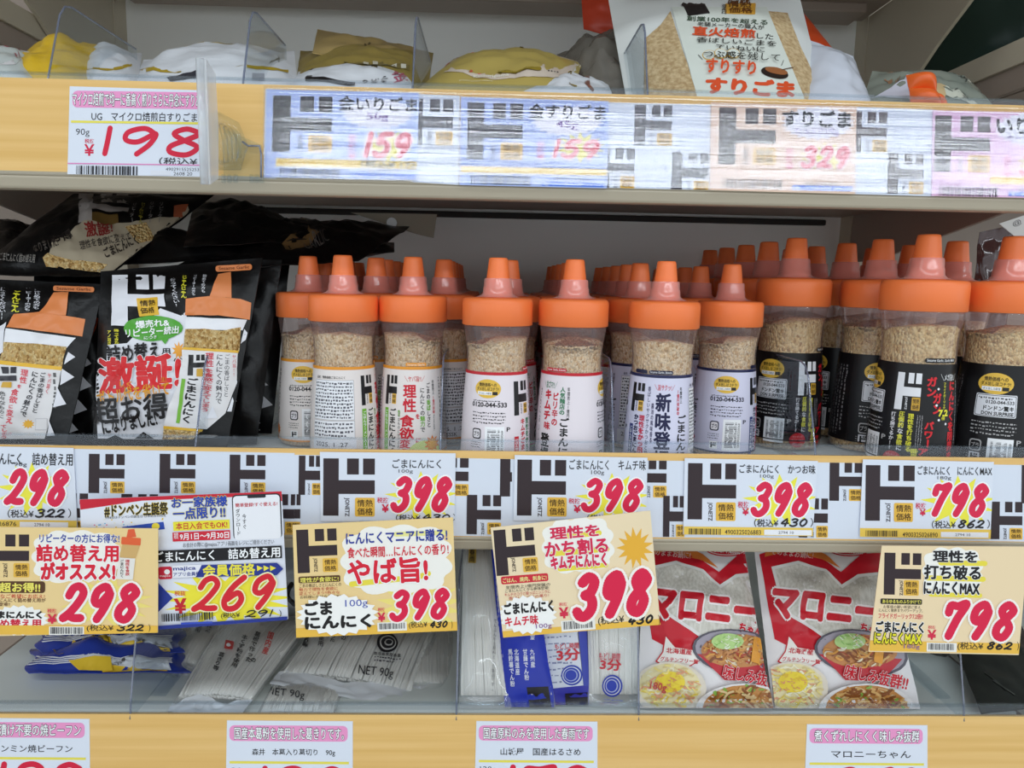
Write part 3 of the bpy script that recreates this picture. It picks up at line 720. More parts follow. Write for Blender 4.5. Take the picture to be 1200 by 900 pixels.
# 269 member price and birthday banner
p = PR(*D3, -2.4)
p.poly([(280, 226), (990, 197), (993, 232), (880, 215), (700, 222), (500, 230), (283, 262)], '#cf2036')
p.t('#ドンペン生誕祭', 368, 240, 590, 282, '#1d1a1c', .05, ol='#f3d23a', ow=.05); p.t('9月8日はドンペンの誕生日 日本記念日認定', 370, 280, 585, 290, '#2a2a2a', 0)
for i in range(26):
    rd = random.Random(i); p.rect(*(lambda x, y: (x, y, x+5, y+4))(300+rd.random()*280, 290+rd.random()*34), rd.choice(['#e8c53a', '#e27a9a', '#6fb4e0', '#f0ead0']))
p.poly([(430, 322), (575, 304), (580, 330), (435, 345)], '#3050b4'); p.ell(548, 320, 14, 12, '#f3de4a'); p.ell(480, 332, 12, 6, '#f3de4a')
p.t('お一家族様', 604, 216, 798, 252, '#2b4ab0', .06, ol='#f2e14e', ow=.05); p.t('一点限り!!', 610, 253, 792, 292, '#2b4ab0', .06, ol='#f2e14e', ow=.05)
p.rect(610, 300, 808, 332, '#f2e63c'); p.t('本日入会でもOK!', 620, 304, 800, 328, '#d2303a', .03)
p.rect(608, 337, 810, 369, '#d6263a'); p.t('期間', 613, 342, 628, 364, '#fff', 0); p.t('9月1日〜9月30日', 634, 342, 806, 364, '#ffffff', .03)
p.rr(818, 207, 990, 364, '#2a2a30', 14); p.rr(822, 211, 986, 366, '#f4f4f8', 12); p.rr(870, 209, 935, 220, '#2a2a30', 5)
p.t('簡単登録!すぐ使える!', 828, 236, 976, 250, '#cc2c3c', .02); p.v('ダウンロード', 830, 258, 846, 352, '#26262a', .01); p.v('今すぐ', 853, 276, 867, 330, '#26262a', .01)
p.t('お会計の際に@majicaアプリ画面をレジにご提示ください', 645, 371, 965, 390, '#3a3a44', 0)
p.rect(540, 396, 992, 440, '#1b191c'); p.t('ごまにんにく　詰め替え用', 546, 400, 986, 436, '#ffffff', .03)
p.burst(800, 575, 240, 100, '#f7e93e', 18, .62, .12)
p.rr(557, 462, 606, 506, '#d42a44', 8); p.ell(588, 480, 10, 9, '#fff'); p.t('majica', 562, 490, 600, 500, '#fff', 0)
p.poly([(608, 458), (975, 447), (997, 468), (975, 490), (608, 500)], '#28388e'); p.poly([(608, 456), (712, 453), (690, 497), (608, 500)], '#f0f0f6')
p.t('majica', 612, 460, 690, 476, '#28388e', .02); p.t('アプリ会員様', 612, 479, 706, 493, '#28388e', .02)
p.t('会員価格', 716, 452, 898, 492, '#f4e648', .05)
for i in range(3): p.poly([(905+i*23, 456), (926+i*23, 465), (906+i*23, 476)], '#f4e648')
p.poly([(540, 500), (608, 572), (548, 630)], '#2c3f9a')
p.num('269', 668, 488, 990, 616, '#dc2432', .16, '#fbf6c0', .04, .3)
p.t('税抜', 614, 547, 653, 564, YEN, .015); p.t('¥', 617, 577, 652, 624, '#cc2030', .05)
p.bar(572, 622, 752, 649, seed=69); p.poly([(300, 686), (1013, 634), (1013, 650), (300, 704)], '#28388e'); p.rect(640, 653, 750, 660, '#3a52c0')
p.t('(税込¥', 780, 620, 846, 642, '#222', .01); p.num('291', 860, 610, 970, 636, '#181818', .17, sh=.4); p.t(')', 984, 610, 992, 636, '#222', 0)
card('sale_poster', 'birthday sale poster with red top band and 269 member price', 'poster', [(280, 226), (990, 197), (1013, 646), (300, 700)], P_pop2, p, '#e8ebf5', 'posters hanging off the middle rail', holder=holder)
# garlic lover 398
p = PR(*E3, -2.4)
p.logo(70, 275, 188, 402, BROWN, bx=(146, 360, 190, 400))
p.burst(430, 500, 130, 95, '#f7e37e', 16, .6); p.cloud(196, 262, 526, 466, '#fbf7ee')
p.line([(230, 436), (330, 425), (420, 415), (455, 405)], 16, '#f2e04a'); p.line([(360, 290), (505, 285)], 14, '#f4ec9a')
p.t('にんにくマニアに贈る!', 214, 279, 510, 314, '#2a3a98', .045); p.t('食べた瞬間…にんにくの香り!', 218, 323, 514, 354, '#dc2038', .03)
p.t('やば旨!', 220, 360, 452, 432, '#e02038', .055, ol='#fff', ow=.06)
p.rr(75, 412, 197, 431, '#5b3a22', 4); p.t('理性が食欲に!', 80, 415, 192, 429, '#f7ea6a', .03)
p.t('ごまの香ばしさとにんにくの', 77, 433, 200, 444, '#4a2a1a', 0); p.t('魅力で理性を食欲に', 77, 445, 190, 455, '#c0402a', 0); p.t('変えてしまう!!色々な', 77, 456, 196, 466, '#c0402a', 0); p.t('お料理にかけられます!', 80, 467, 198, 476, '#4a2a1a', 0)
popbase(p, (64, 556, 541, 592), (312, 550, 386, 567), 83, '430', (398, 543, 526, 566), '398', (336, 448, 528, 542), (307, 505, 328, 516), (308, 520, 328, 545))
p.burst(190, 525, 122, 62, '#fdfbf6', 20, .86); p.t('ごま', 95, 486, 172, 524, '#1d1a1a', .05); p.t('にんにく', 96, 527, 286, 563, '#1d1a1a', .05); p.t('100g', 212, 480, 278, 506, '#4a5ab0', .0)
card('sale_poster', 'cream sale poster for garlic lovers, 398 yen', 'poster', [(57, 263), (527, 241), (540, 572), (68, 593)], P_pop, p, CREAM, 'posters hanging off the middle rail', holder=holder)
# kimchi 398
p = PR(*E3, -4.5)
p.logo(650, 274, 768, 408, BROWN, bx=(732, 358, 776, 400))
p.cloud(786, 240, 1000, 404, '#fbf7ee'); p.burst(1060, 330, 55, 62, '#f0b43a', 13, .55)
p.line([(830, 298), (955, 286)], 16, '#f2e04a'); p.line([(820, 347), (978, 333)], 16, '#f2e04a'); p.line([(840, 392), (975, 380)], 14, '#f2e04a')
p.t('理性を', 812, 265, 955, 300, '#dc2850', .06, ol='#fff', ow=.05); p.t('かち割る', 796, 305, 980, 350, '#dc2850', .06, ol='#fff', ow=.05); p.t('キムチにんにく', 814, 350, 975, 386, '#dc2850', .06, ol='#fff', ow=.05)
p.rr(668, 409, 806, 432, '#d42a3c', 5); p.t('ごはん、焼肉、刺身に!', 673, 414, 801, 428, '#f7ee9a', .03)
p.t('年間売上1億円突破の', 682, 436, 812, 446, '#2a2020', 0); p.t('ごまにんにくから新味登場!', 680, 446, 808, 456, '#2a2020', 0); p.t('キムチのコクと酸っぱニンニクに', 678, 457, 812, 467, '#c0303a', 0); p.t('香ばしいごまの薫り!', 690, 468, 808, 477, '#c0303a', 0)
popbase(p, (672, 556, 1136, 590), (850, 543, 938, 566), 21, '430', (952, 526, 1134, 556), '398', (868, 394, 1124, 536), (838, 490, 862, 500), (840, 505, 864, 535), .21)
p.burst(745, 525, 88, 58, '#fdfbf6', 20, .86); p.t('ごまにんにく', 677, 487, 820, 519, '#1d1a1a', .05); p.t('キムチ味', 680, 528, 776, 556, '#dc2440', .05); p.t('100g', 770, 550, 816, 567, '#8a5a9a', 0)
card('sale_poster', 'cream sale poster for kimchi flavour, tilted, 398 yen', 'poster', [(637, 271), (1105, 221), (1135, 555), (674, 593)], P_pop, p, '#f5dfb8', 'posters hanging off the middle rail', holder=holder)
# max 798
p = PR(*F3, 1.2)
p.logo(772, 360, 885, 488, BROWN, bx=(832, 443, 878, 490))
p.cloud(888, 342, 1076, 490, '#fbf8f0')
p.line([(945, 390), (1080, 392)], 16, '#f2e04a'); p.line([(905, 436), (1075, 440)], 16, '#f2e04a'); p.line([(915, 486), (1065, 490)], 14, '#f2e04a')
p.t('理性を', 922, 353, 1056, 388, '#1d1a1c', .06, ol='#fff', ow=.05); p.t('打ち破る', 895, 398, 1066, 440, '#1d1a1c', .06, ol='#fff', ow=.05); p.t('にんにくMAX', 893, 448, 1062, 486, '#1d1a1c', .05, ol='#fff', ow=.05)
p.rr(761, 500, 888, 517, '#2a2522', 4); p.t('あらゆるものふりかけて!', 767, 503, 884, 514, '#f7ea6a', .02)
p.t('お客様の願い希望に答え', 770, 520, 884, 530, '#3a2a20', 0); p.t('にんにく限界までパワーアップ。', 756, 531, 890, 541, '#3a2a20', 0); p.t('フライドガーリック7.2倍!!', 755, 545, 890, 561, '#d82848', .03)
popbase(p, (728, 632, 1215, 664), (908, 637, 988, 656), 98, '862', (996, 631, 1184, 658), '798', (938, 504, 1190, 628), (907, 582, 930, 592), (906, 596, 930, 624), .2)
p.t('ごまにんにく', 748, 570, 892, 602, '#1d1a1a', .05, ol='#fff', ow=.06); p.t('にんにくMAX', 742, 603, 886, 638, '#f4ea2e', .04, ol='#1a1816', ow=.07); p.t('180g', 832, 639, 880, 655, '#8a6aa0', 0)
card('sale_poster', 'cream sale poster for the garlic max bottle, 798 yen, at the right edge', 'poster', [(766, 338), (1213, 341), (1184, 672), (725, 662)], P_pop, p, '#f5dcb2', 'posters hanging off the middle rail', holder=holder)

# ------------------------------------------------------------------ clear sign clip on the upper rail
pc = P_top.on(244, 140)
r = empty('sign_clip', 'clear plastic sign clip standing out from the upper rail, seen edge on', 'clip', None, tuple(pc))
k = MB(); xa = at(243, 140, -.03).x
z1, z2 = at(243, 64, -.05).z, at(243, 214, -.05).z
for i in (-1, 1):
    k.prism([(xa+i*.0026, -.040, z1), (xa+i*.0026, -.022, z1-.006), (xa+i*.0026, -.020, (z1+z2)/2), (xa+i*.0026, -.024, z2+.006), (xa+i*.0026, -.040, z2)], (.0018, 0, 0), MILK)
k.tube([(xa, -.040, z1), (xa, -.040, z2)], .0030, MILK, 10); k.build('sign_sleeve', r)
j = MB()
for i in range(5):
    jj = at(258+i*5, 168-i*2, -.012); j.tube([jj+Vector((0, -.006, .014-.003*i)), jj+Vector((.004, -.010, 0)), jj+Vector((.002, -.004, -.016))], .0022, CLEAR, 8)
jj = at(272, 165, -.014); j.tube([jj+Vector((-.012, 0, .018)), jj+Vector((.004, -.004, .010)), jj+Vector((.009, -.002, -.004)), jj+Vector((.003, .002, -.018)), jj+Vector((-.014, 0, -.018))], .004, CLEAR, 10)
j.build('swivel_joint', r)
b = MB(); pq = shifted(P_top, .004)
q = [pq.on(x, y) for x, y in ((262, 150), (306, 170), (306, 212), (262, 212))]; b.prism(q, -P_top.n*.0015, CLEAR)
for x in (262, 269, 276, 295, 301, 307): b.tube([pq.on(x, 205), pq.on(x, 214)], .0016, CLEAR, 8)
b.tube([pq.on(284, 166), pq.on(291, 171), pq.on(304, 171), pq.on(306, 180), pq.on(306, 208)], .0009, CLEARE, 6); b.build('clip_base', r)

# ------------------------------------------------------------------ sesame shaker bottles
ORANGE = pm('orange_cap', '#ff8244', .38, .5, bump=((300, 300, 20), .1, .0005))
SEAL = clear('pink_seal_film', '#fbe0d8', .14, .10, .5, .42, '#f8c3b8')
SHELL = clear('clear_bottle_plastic', '#fbf6f6', .06, .032, .6, .09, '#f6dcd8')
SEED1 = seeds('sesame_light', '#f7e9c6', '#ecd3a0', '#c79f66')
SEED2 = seeds('sesame_dark', '#f0dda6', '#ddbf80', '#b08a4e')
PROF = [(.0, 0), (.0262, 0), (.0290, .0012), (.0302, .004), (.0303, .014), (.0299, .030), (.0288, .052), (.0272, .072), (.0262, .086), (.0260, .096), (.0266, .106), (.0280, .115), (.0286, .119), (.0286, .124)]
def prad(z):
    for (r0_, z0_), (r1_, z1_) in zip(PROF[1:], PROF[2:]):
        if z <= z1_: return r0_+(r1_-r0_)*(z-z0_)/max(z1_-z0_, 1e-6)
    return PROF[-1][0]
LT = .083                                    # top of the printed wrap
def lab_map(x, y):                           # wrap print: x along the girth in mm (182 round), y down from its top in mm
    a = x/29.0; z = LT-y/1000; rr = prad(z)+.0004
    n = Vector((math.sin(a), -math.cos(a), 0))
    return n*rr+Vector((0, 0, z)), n
def phone_panel(p, fg, x=5, box=False):
    p.ell(x+17, 14, 12, 8, '#edc04a'); p.t('情熱価格への', x+9, 9, x+25, 12.2, '#3a2a10', .03); p.t('ダメ出しはコチラ!', x+7, 12.6, x+27, 15.6, '#3a2a10', .03)
    p.rect(x+8, 16.4, x+21, 19.2, '#fff'); p.t('ダメ出しの殿堂', x+9, 17, x+20.4, 18.8, '#333', 0); p.rect(x+21.6, 16.4, x+26, 19.2, '#222')
    if box:
        p.rr(x+5, 22, x+32, 39, '#e9e9ee', 1); p.rr(x+5.6, 22.6, x+31.4, 38.4, '#1a181a', 1); p.rr(x+6, 23, x+31, 38, '#e9e9ee', 1)
        p.small(x+7, 23.5, x+30, 26, 1, '#333', 4); p.t('0120-044-533', x+12, 26.5, x+30, 29, '#222', .02); p.t('ドンドン驚キ', x+11, 30.5, x+30, 34, '#1b1b1b', .05); p.t('DON SURPRISE', x+10, 35, x+30, 37.5, '#222', .03)
    else:
        p.small(x+4, 23.5, x+33, 25.2, 1, fg, 5); p.t('0120-044-533', x+3, 25.6, x+34, 29.4, fg, .03)
    y = 33 if not box else 42
    p.small(x+4, y, x+33, y+11, 4, fg, 7, .42)
    p.rr(x+4.5, y+15, x+12.5, y+24, fg, 2); p.rr(x+5.4, y+16, x+11.6, y+23, '#ece6ea' if not box else '#161416', 1.5); p.t('プラ', x+6, y+17.6, x+11, y+21.5, fg, .02)
    p.small(x+3, y+26, x+13, y+32, 3, fg, 9, .4)
    p.rect(x+16, y+13, x+32, 75 if not box else 76, '#fbfbfd'); p.bar(x+18, y+15.5, x+28, 72.5, '#23232b', 3, True); p.side('4900325026845', x+29, y+16, x+31, 72, '#333', 0)
    p.t('P', x+34, y+13.5, x+37, y+17, fg, .02)
    p.rect(x+5, 67, x+12, 74, '#fff' if not box else '#e9e9ee'); p.logo(x+6.2, 68, x+10.8, 73, '#1b1b1b', False)
def ingr_panel(p, fg, x, w=38):
    p.t('品名：情熱価格ごまにんにく', x+2, 8, x+w*.8, 10.4, fg, .02)
    p.rect(x, 11.5, x+w, 46, '#8a8a94'); p.rect(x+.3, 11.8, x+w-.3, 45.7, '#f4f4f8'); p.small(x+1.2, 12.6, x+w-1.2, 45, 11, '#55555e', 11, .62)
    p.rect(x, 46.6, x+w, 62, '#8a8a94'); p.rect(x+.3, 46.9, x+w-.3, 61.7, '#f4f4f8'); p.small(x+1.2, 47.6, x+w-1.2, 61, 4, '#55555e', 12, .62)
    p.rect(x-1, 63, x+w+1, 78, '#f2f2f8'); p.t('2025. 1 .27', x+3, 65.5, x+w-6, 69.4, '#33333a', .0); p.t('+SSSK', x+10, 71, x+w-15, 74.6, '#33333a', 0)
def strip(p, x, col, txt, y0=37): p.rect(x, y0, x+4.4, 79, col); p.v(txt, x+.6, y0+2, x+3.8, 77, '#ffffff', .02)
def wrap(fl):
    p = PR()
    if fl == 'plain':
        bg, band, fg = '#efe6e2', '#eb9a2e', '#2a2528'
        phone_panel(p, fg); ingr_panel(p, fg, 52)
        p.logo(97, 8, 110, 34, '#171417', bx=(105.2, 24, 109.6, 33)); strip(p, 97, '#79b83a', 'ごはんラーメンスープに')
        p.v('ごまにんにく', 102.5, 37, 110, 79, '#1c181a', .03); p.v('色々なものにかけられる', 111.5, 38, 114, 76, '#54504e', .01); p.v('色々', 111.5, 38, 114, 44, '#79b83a', .03)
        p.t('＼ヤバ旨!!／', 117, 8, 136, 13, '#d23a3a', .01)
        p.v('理性', 116, 15, 128, 40, '#d61f33', .05); p.v('を', 127, 41, 131, 46, '#d61f33', .03); p.v('食欲', 113.5, 42, 126, 64, '#d61f33', .05); p.v('に', 127, 62, 132, 68, '#d61f33', .03); p.v('変え', 113.5, 64, 123, 80, '#d61f33', .05)
        p.ell(136, 79, 16, 14, '#d8e48a')
        p.v('にんにくの魅力で', 131, 18, 135.5, 58, '#1f1c1e', .02); p.v('魅力', 131, 43, 135.5, 53, '#79b83a', .04); p.v('ごまの香ばしさと', 137, 14, 141, 54, '#1f1c1e', .02); p.v('香ば', 137, 29, 141, 39, '#79b83a', .04)
        p.v('年間売上', 143, 12, 145.5, 25, '#333', .02); p.v('1億円突破', 143, 26, 145.5, 42, '#cf2c38', .03); p.small(143.3, 43, 145, 60, 1, '#444', 5, .5, True)
        p.burst(142, 69, 8, 8, '#ee8a2a', 10, .6); p.burst(142, 69, 5.5, 5.5, '#f2b03a', 10, .6)
        p.small(150, 10, 176, 60, 6, '#5a5454', 31, .4, True); p.burst(172, 68, 6, 6, '#ee8a2a', 10, .6); p.v('ごまにんにく', 156, 30, 162, 70, '#1c181a', .02)
        p.rr(118, -3.5, 138, -.5, '#eb9a2e', 1.2); p.t('Sesame Garlic', 119.5, -3, 136.5, -1, '#fff4e0', 0)
    elif fl == 'kimchi':
        bg, band, fg = '#efe5ea', '#c8202e', '#2a2528'
        phone_panel(p, fg)
        p.logo(46, 8, 63, 37, '#171417', bx=(57, 27, 62.5, 36)); strip(p, 46, '#cf2434', 'ごはん焼肉刺身に', 55)
        p.v('キムチごまにんにく', 52.5, 40, 58.5, 90, '#d02338', .04); p.v('理性をかち割る', 59.5, 40, 65, 80, '#1f7a4a', .04)
        p.v('ごまとキムチのコク', 66.5, 14, 69.5, 60, '#444', .01); p.v('キムチ', 70, 10, 77, 40, '#d02338', .05); p.v('登場', 70, 58, 79, 79, '#1a1818', .05)
        p.rr(58, -3.5, 78, -.5, '#c8202e', 1.2); p.t('Sesame Garlic, Kimchi', 59, -3, 77, -1, '#fff', 0)
        ingr_panel(p, fg, 86)
        p.t('＼旨ゴマ!!／', 137, 8, 152, 14, '#1f7a4a', .02); p.v('キムチ', 139, 15, 147, 42, '#d02338', .05); p.v('味', 140, 43, 147, 50, '#d02338', .05); p.v('ピリ辛の', 148, 17, 154, 46, '#d02338', .04)
        p.v('人気麺店の', 155, 12, 160, 36, '#1f7a4a', .04); p.v('年間売上1億円', 161.5, 12, 164, 38, '#333', .02)
        p.v('ごまんにん', 155, 38, 164, 80, '#1a1818', .03); p.v('登場', 137, 53, 147, 78, '#1a1818', .06); p.v('さらにおいしく', 131, 14, 134, 70, '#555', .0); p.ell(146, 80, 13, 6, '#a8d08a')
        p.rr(138, -3.5, 160, -.5, '#c8202e', 1.2); p.t('Sesame Garlic, Kimchi', 139, -3, 159, -1, '#fff', 0)
    elif fl == 'bonito':
        bg, band, fg = '#dcdaee', '#262a52', '#26243a'
        phone_panel(p, fg)
        p.logo(47, 8, 61, 33, '#171417', bx=(55.6, 23, 60.6, 32)); strip(p, 47, '#2c3a7a', 'ごはん冷奴お好み焼に', 44)
        p.v('かつおごまにんにく', 52, 35, 57, 79, '#22244a', .05); p.v('理性をかっ飛ばす', 57.5, 35, 63, 79, '#cf2a4a', .05)
        p.v('香ばしいサクサクかつおと共に', 64, 10, 67, 74, '#33305a', .01); p.v('醤油の風味香る', 68, 24, 70.5, 58, '#33305a', .02)
        p.t('＼旨サクッ!／', 70, 8, 88, 13, '#cf2a3a', .02); p.v('新味登場', 71.5, 15, 85, 80, '#1d1f46', .055)
        p.v('年間売上', 93, 10, 95.5, 24, '#222', .02); p.v('1億円突破の', 90, 12, 92.5, 34, '#cf2a3a', .03); p.v('ごまにんにく', 90, 34, 100, 80, '#1d1b22', .03); p.poly([(72, 79), (84, 74), (96, 78), (96, 80), (72, 80)], '#e27a9a')
        ingr_panel(p, fg, 104, 36)
        p.v('ごまにんにく', 165, 30, 176, 66, '#1d1b22', .03); p.poly([(160, 70), (172, 62), (176, 66), (168, 78), (160, 80)], '#c84a6a'); p.v('新味登場', 150, 15, 160, 70, '#1d1f46', .055)
        p.rr(64, -3.6, 86, -.5, '#1c2040', 1.2); p.t('Sesame Garlic, Bonito', 65, -3.1, 85, -1, '#fff', 0)
        p.rr(48, -3.6, 62, -.5, '#1c2040', 1.2)
    else:
        bg, band, fg = '#141214', '#141214', '#b9b6b6'
        phone_panel(p, fg, box=True)
        p.logo(46, 7, 63, 35, '#eeeef2', boxcol='#d8a83a', bx=(57.5, 25, 63, 34.6))
        p.v('打ち勝てるか!?', 44.5, 37, 48, 66, '#e8e6ea', .03); p.v('圧倒的な食欲に', 50, 36, 54, 66, '#e8e6ea', .03); p.v('食欲', 50, 53, 54, 61.6, '#e9e23a', .04); p.v('圧倒的', 50, 36, 54, 48.5, '#e9e23a', .04); p.v('理性を打ち破る', 56, 37, 60, 66, '#e9e23a', .04)
        p.ell(48, 73, 6.5, 6.2, '#d0222e'); p.t('何も考えず', 43.8, 69, 52, 71, '#f4b0b0', 0); p.t('あらゆる物に', 43.2, 72, 52.6, 74, '#f4b0b0', 0); p.t('振りかけろ!', 44, 75, 52, 77, '#f4b0b0', 0)
        p.small(61.5, 38, 66, 62, 3, '#a8a4a8', 41, .45, True); p.v('番長級!', 59, 63, 64.5, 79, '#e9e23a', .05)
        p.v('ガン', 66.5, 9, 74, 24, '#dc2630', .05); p.v('ガン', 71.5, 21, 78, 37, '#dc2630', .05); p.v('パワー', 67, 42, 73.5, 62, '#dc2630', .05); p.v('アップ', 64, 62, 71, 80, '#dc2630', .05)
        p.t('＼メガ旨!!／', 77, 7, 93, 12, '#f0f0f0', .02); p.v('フライドガーリック', 79.5, 13, 82, 33, '#e9e23a', .02); p.t('7.2', 76.5, 33.5, 84, 38, '#e9e23a', .05); p.t('倍', 79, 38.5, 82, 41, '#e9e23a', .04)
        p.v('にんにくを限界まで', 85, 12, 92, 80, '#dc2630', .05); p.small(93, 12, 95.5, 60, 1, '#a8a4a8', 43, .5, True)
        p.rr(64, -4.5, 92, -1.2, '#141214', 1.3); p.t('Sesame Garlic, Garlic MAX', 65.5, -4, 90.5, -1.8, '#eee', .01)
        for sx, yy in ((75.5, 18), (77, 41), (83, 44), (74.5, 30)): p.ell(sx, yy, .9, .9, '#f0eef0')
        ingr_panel(p, fg, 106, 34); p.small(150, 10, 178, 70, 7, '#8a8688', 44, .4, True)
        p.t('ごまにんにく', 46, 79, 66, 82.8, '#f0eef0', .05)
    return p, bg, band
def make_bottle(fl):
    root = empty('sesame_shaker_bottle', None, 'bottle', None, absolute=False)
    b = MB(); b.lathe(PROF, 40, SHELL); b.build('clear_body', root)
    sd = SEED2 if fl == 'max' else SEED1
    top = .112
    s = MB(); pr_ = [(max(r_-.0012, 0), z+(.001 if z == 0 else 0)) for r_, z in PROF if z < top-.004]; pr_ += [(prad(top)-.0014, top-.003)]
    s.lathe(pr_, 40, sd)
    n0 = len(s.v)-40
    ring = []
    rd = random.Random(5)
    for i in range(40):
        x, y, z = s.v[n0+i]; s.v[n0+i] = (x, y, z+.0035*math.sin(i*.157*1+.5)+.0012*rd.uniform(-1, 1)-.002)
    s.f.pop(); s.m.pop(); s.sm.pop()
    o = len(s.v); s.v.append((0, 0, top)); si = s.mi(sd)
    for i in range(40): s.f.append((n0+i, n0+(i+1) % 40, o)); s.m.append(si); s.sm.append(True)
    s.build('sesame_seeds', root)
    pr, bg, band = wrap(fl); l = MB()
    l.grid(lambda u, v: lab_map(u*182.2, v*(77 if fl != 'max' else 74))[0]-lab_map(u*182.2, v*77)[1]*.0001, 72, 12, ink(bg, .35))
    pr.rect(0, 0, 182.2, 2.6, band); pr.rect(0, 76 if fl != 'max' else 73, 182.2, 77.6 if fl != 'max' else 74, band)
    lm = lambda x, y: lab_map(x, min(y, 79.))
    pr.emit(l, lm, .00008, sub=5.5, gloss=.35); l.build('wrap_label', root)
    c = MB(); c.lathe([(.0295, .1215), (.0302, .122), (.0302, .1405), (.0296, .1432), (.0280, .1444), (.016, .1450), (.0, .1452)], 96, ORANGE, ridge=.006); cap = c.build('cap', root)
    n = MB(); n.lathe([(.0145, .1445), (.0122, .147), (.0116, .1535), (.0108, .1540), (.0104, .158), (.0082, .1765), (.0077, .1782), (.0066, .1786), (.0064, .1772), (0, .1772)], 28, ORANGE); n.build('nozzle', cap)
    f = MB(); f.lathe([(.0190, .1453), (.0150, .1464), (.0130, .1485), (.0126, .1530), (.0121, .1545), (.0118, .1600), (.0113, .1612)], 28, SEAL); f.f = [q for q in f.f if len(q) == 4]; f.m = f.m[:len(f.f)]; f.sm = f.sm[:len(f.f)]
    f.build('seal_film', cap)
    return root
def copy_tree(o, parent=None):
    c = o.copy(); sc.collection.objects.link(c)
    if parent: c.parent = parent
    for ch in list(o.children): copy_tree(ch, c)
    return c
protos = {}
def bottle(fl, X, Y, face, label, group, tilt=(0, 0), z=MIDZ, sc_=1.):
    if fl not in protos: protos[fl] = o = make_bottle(fl)
    else: o = copy_tree(protos[fl])
    o.location = (X, Y, z+.0008); o.rotation_euler = (tilt[0], tilt[1], -face/29.0); o.scale = (sc_,)*3
    tag(o, label, 'bottle', group); return o
ORD = ['', 'second', 'third', 'fourth', 'fifth', 'sixth']
rd = random.Random(11)
def column(fl, X, ys, face, front, colname, group, sc_=1., faces=None, rest=None):
    for i, y in enumerate(ys):
        lab = front if i == 0 else '%s bottle from the front in the %s column of bottles' % (ORD[i], colname)
        fc = face if i == 0 else (faces or {}).get(i, rd.uniform(0, 182))
        bottle(fl, X if i == 0 or rest is None else rest, y, fc, lab, group, sc_=sc_)
gp = 'orange capped sesame garlic bottles'
column('plain', -.1775+.003, (.11, .175, .24, .305, .37), 22, 'front yellow-band bottle with phone number and barcode, next to the black pouches', 'leftmost', gp)
column('plain', -.131, (.056, .121, .186, .251, .316, .381), 76, 'front yellow-band bottle turned to its ingredients and date 2025. 1 .27', 'date-stamped yellow-band', gp, faces={1: 132}, rest=-.112)
column('plain', -.0706, (.066, .130, .195, .26, .325, .39), 122, 'front yellow-band bottle showing large red writing', 'red-writing yellow-band', gp, faces={1: 60}, rest=-.047)
column('kimchi', .0052, (.037, .101, .166, .23, .295, .36), 30, 'front red-band bottle with phone number left of its logo', 'left red-band', gp, rest=.0165)
column('kimchi', .0714, (.040, .105, .17, .235, .30, .365), 168, 'front red-band bottle with kimchi writing left of its phone number', 'right red-band', gp, rest=.0795)
column('bonito', .1500, (.036, .117, .182, .247, .312, .377), 82, 'front navy-band bottle showing four large dark characters', 'left navy-band', gp, faces={1: 124}, rest=.1435)
column('bonito', .2235, (.086, .19, .255, .32, .385), 30, 'front navy-band bottle turned to its phone number and barcode', 'right navy-band', gp, faces={1: 80})
MS = 1.155
gm = 'larger black label garlic bottles'
column('max', .2985, (.125, .198, .270, .342, .414), 48, 'front black-label bottle behind the clear divider, next to the navy-band bottles', 'left black-label', gm, MS, {1: 48})
column('max', .3800, (.041, .1165, .19, .265, .34), 74, 'large black-label bottle with red power-up writing, nearest in view', 'middle black-label', gm, MS, {1: 30, 2: 56})
column('max', .4560, (.040, .120, .20, .28), 42, 'front black-label bottle cut by the right edge of the photo', 'right black-label', gm, MS)

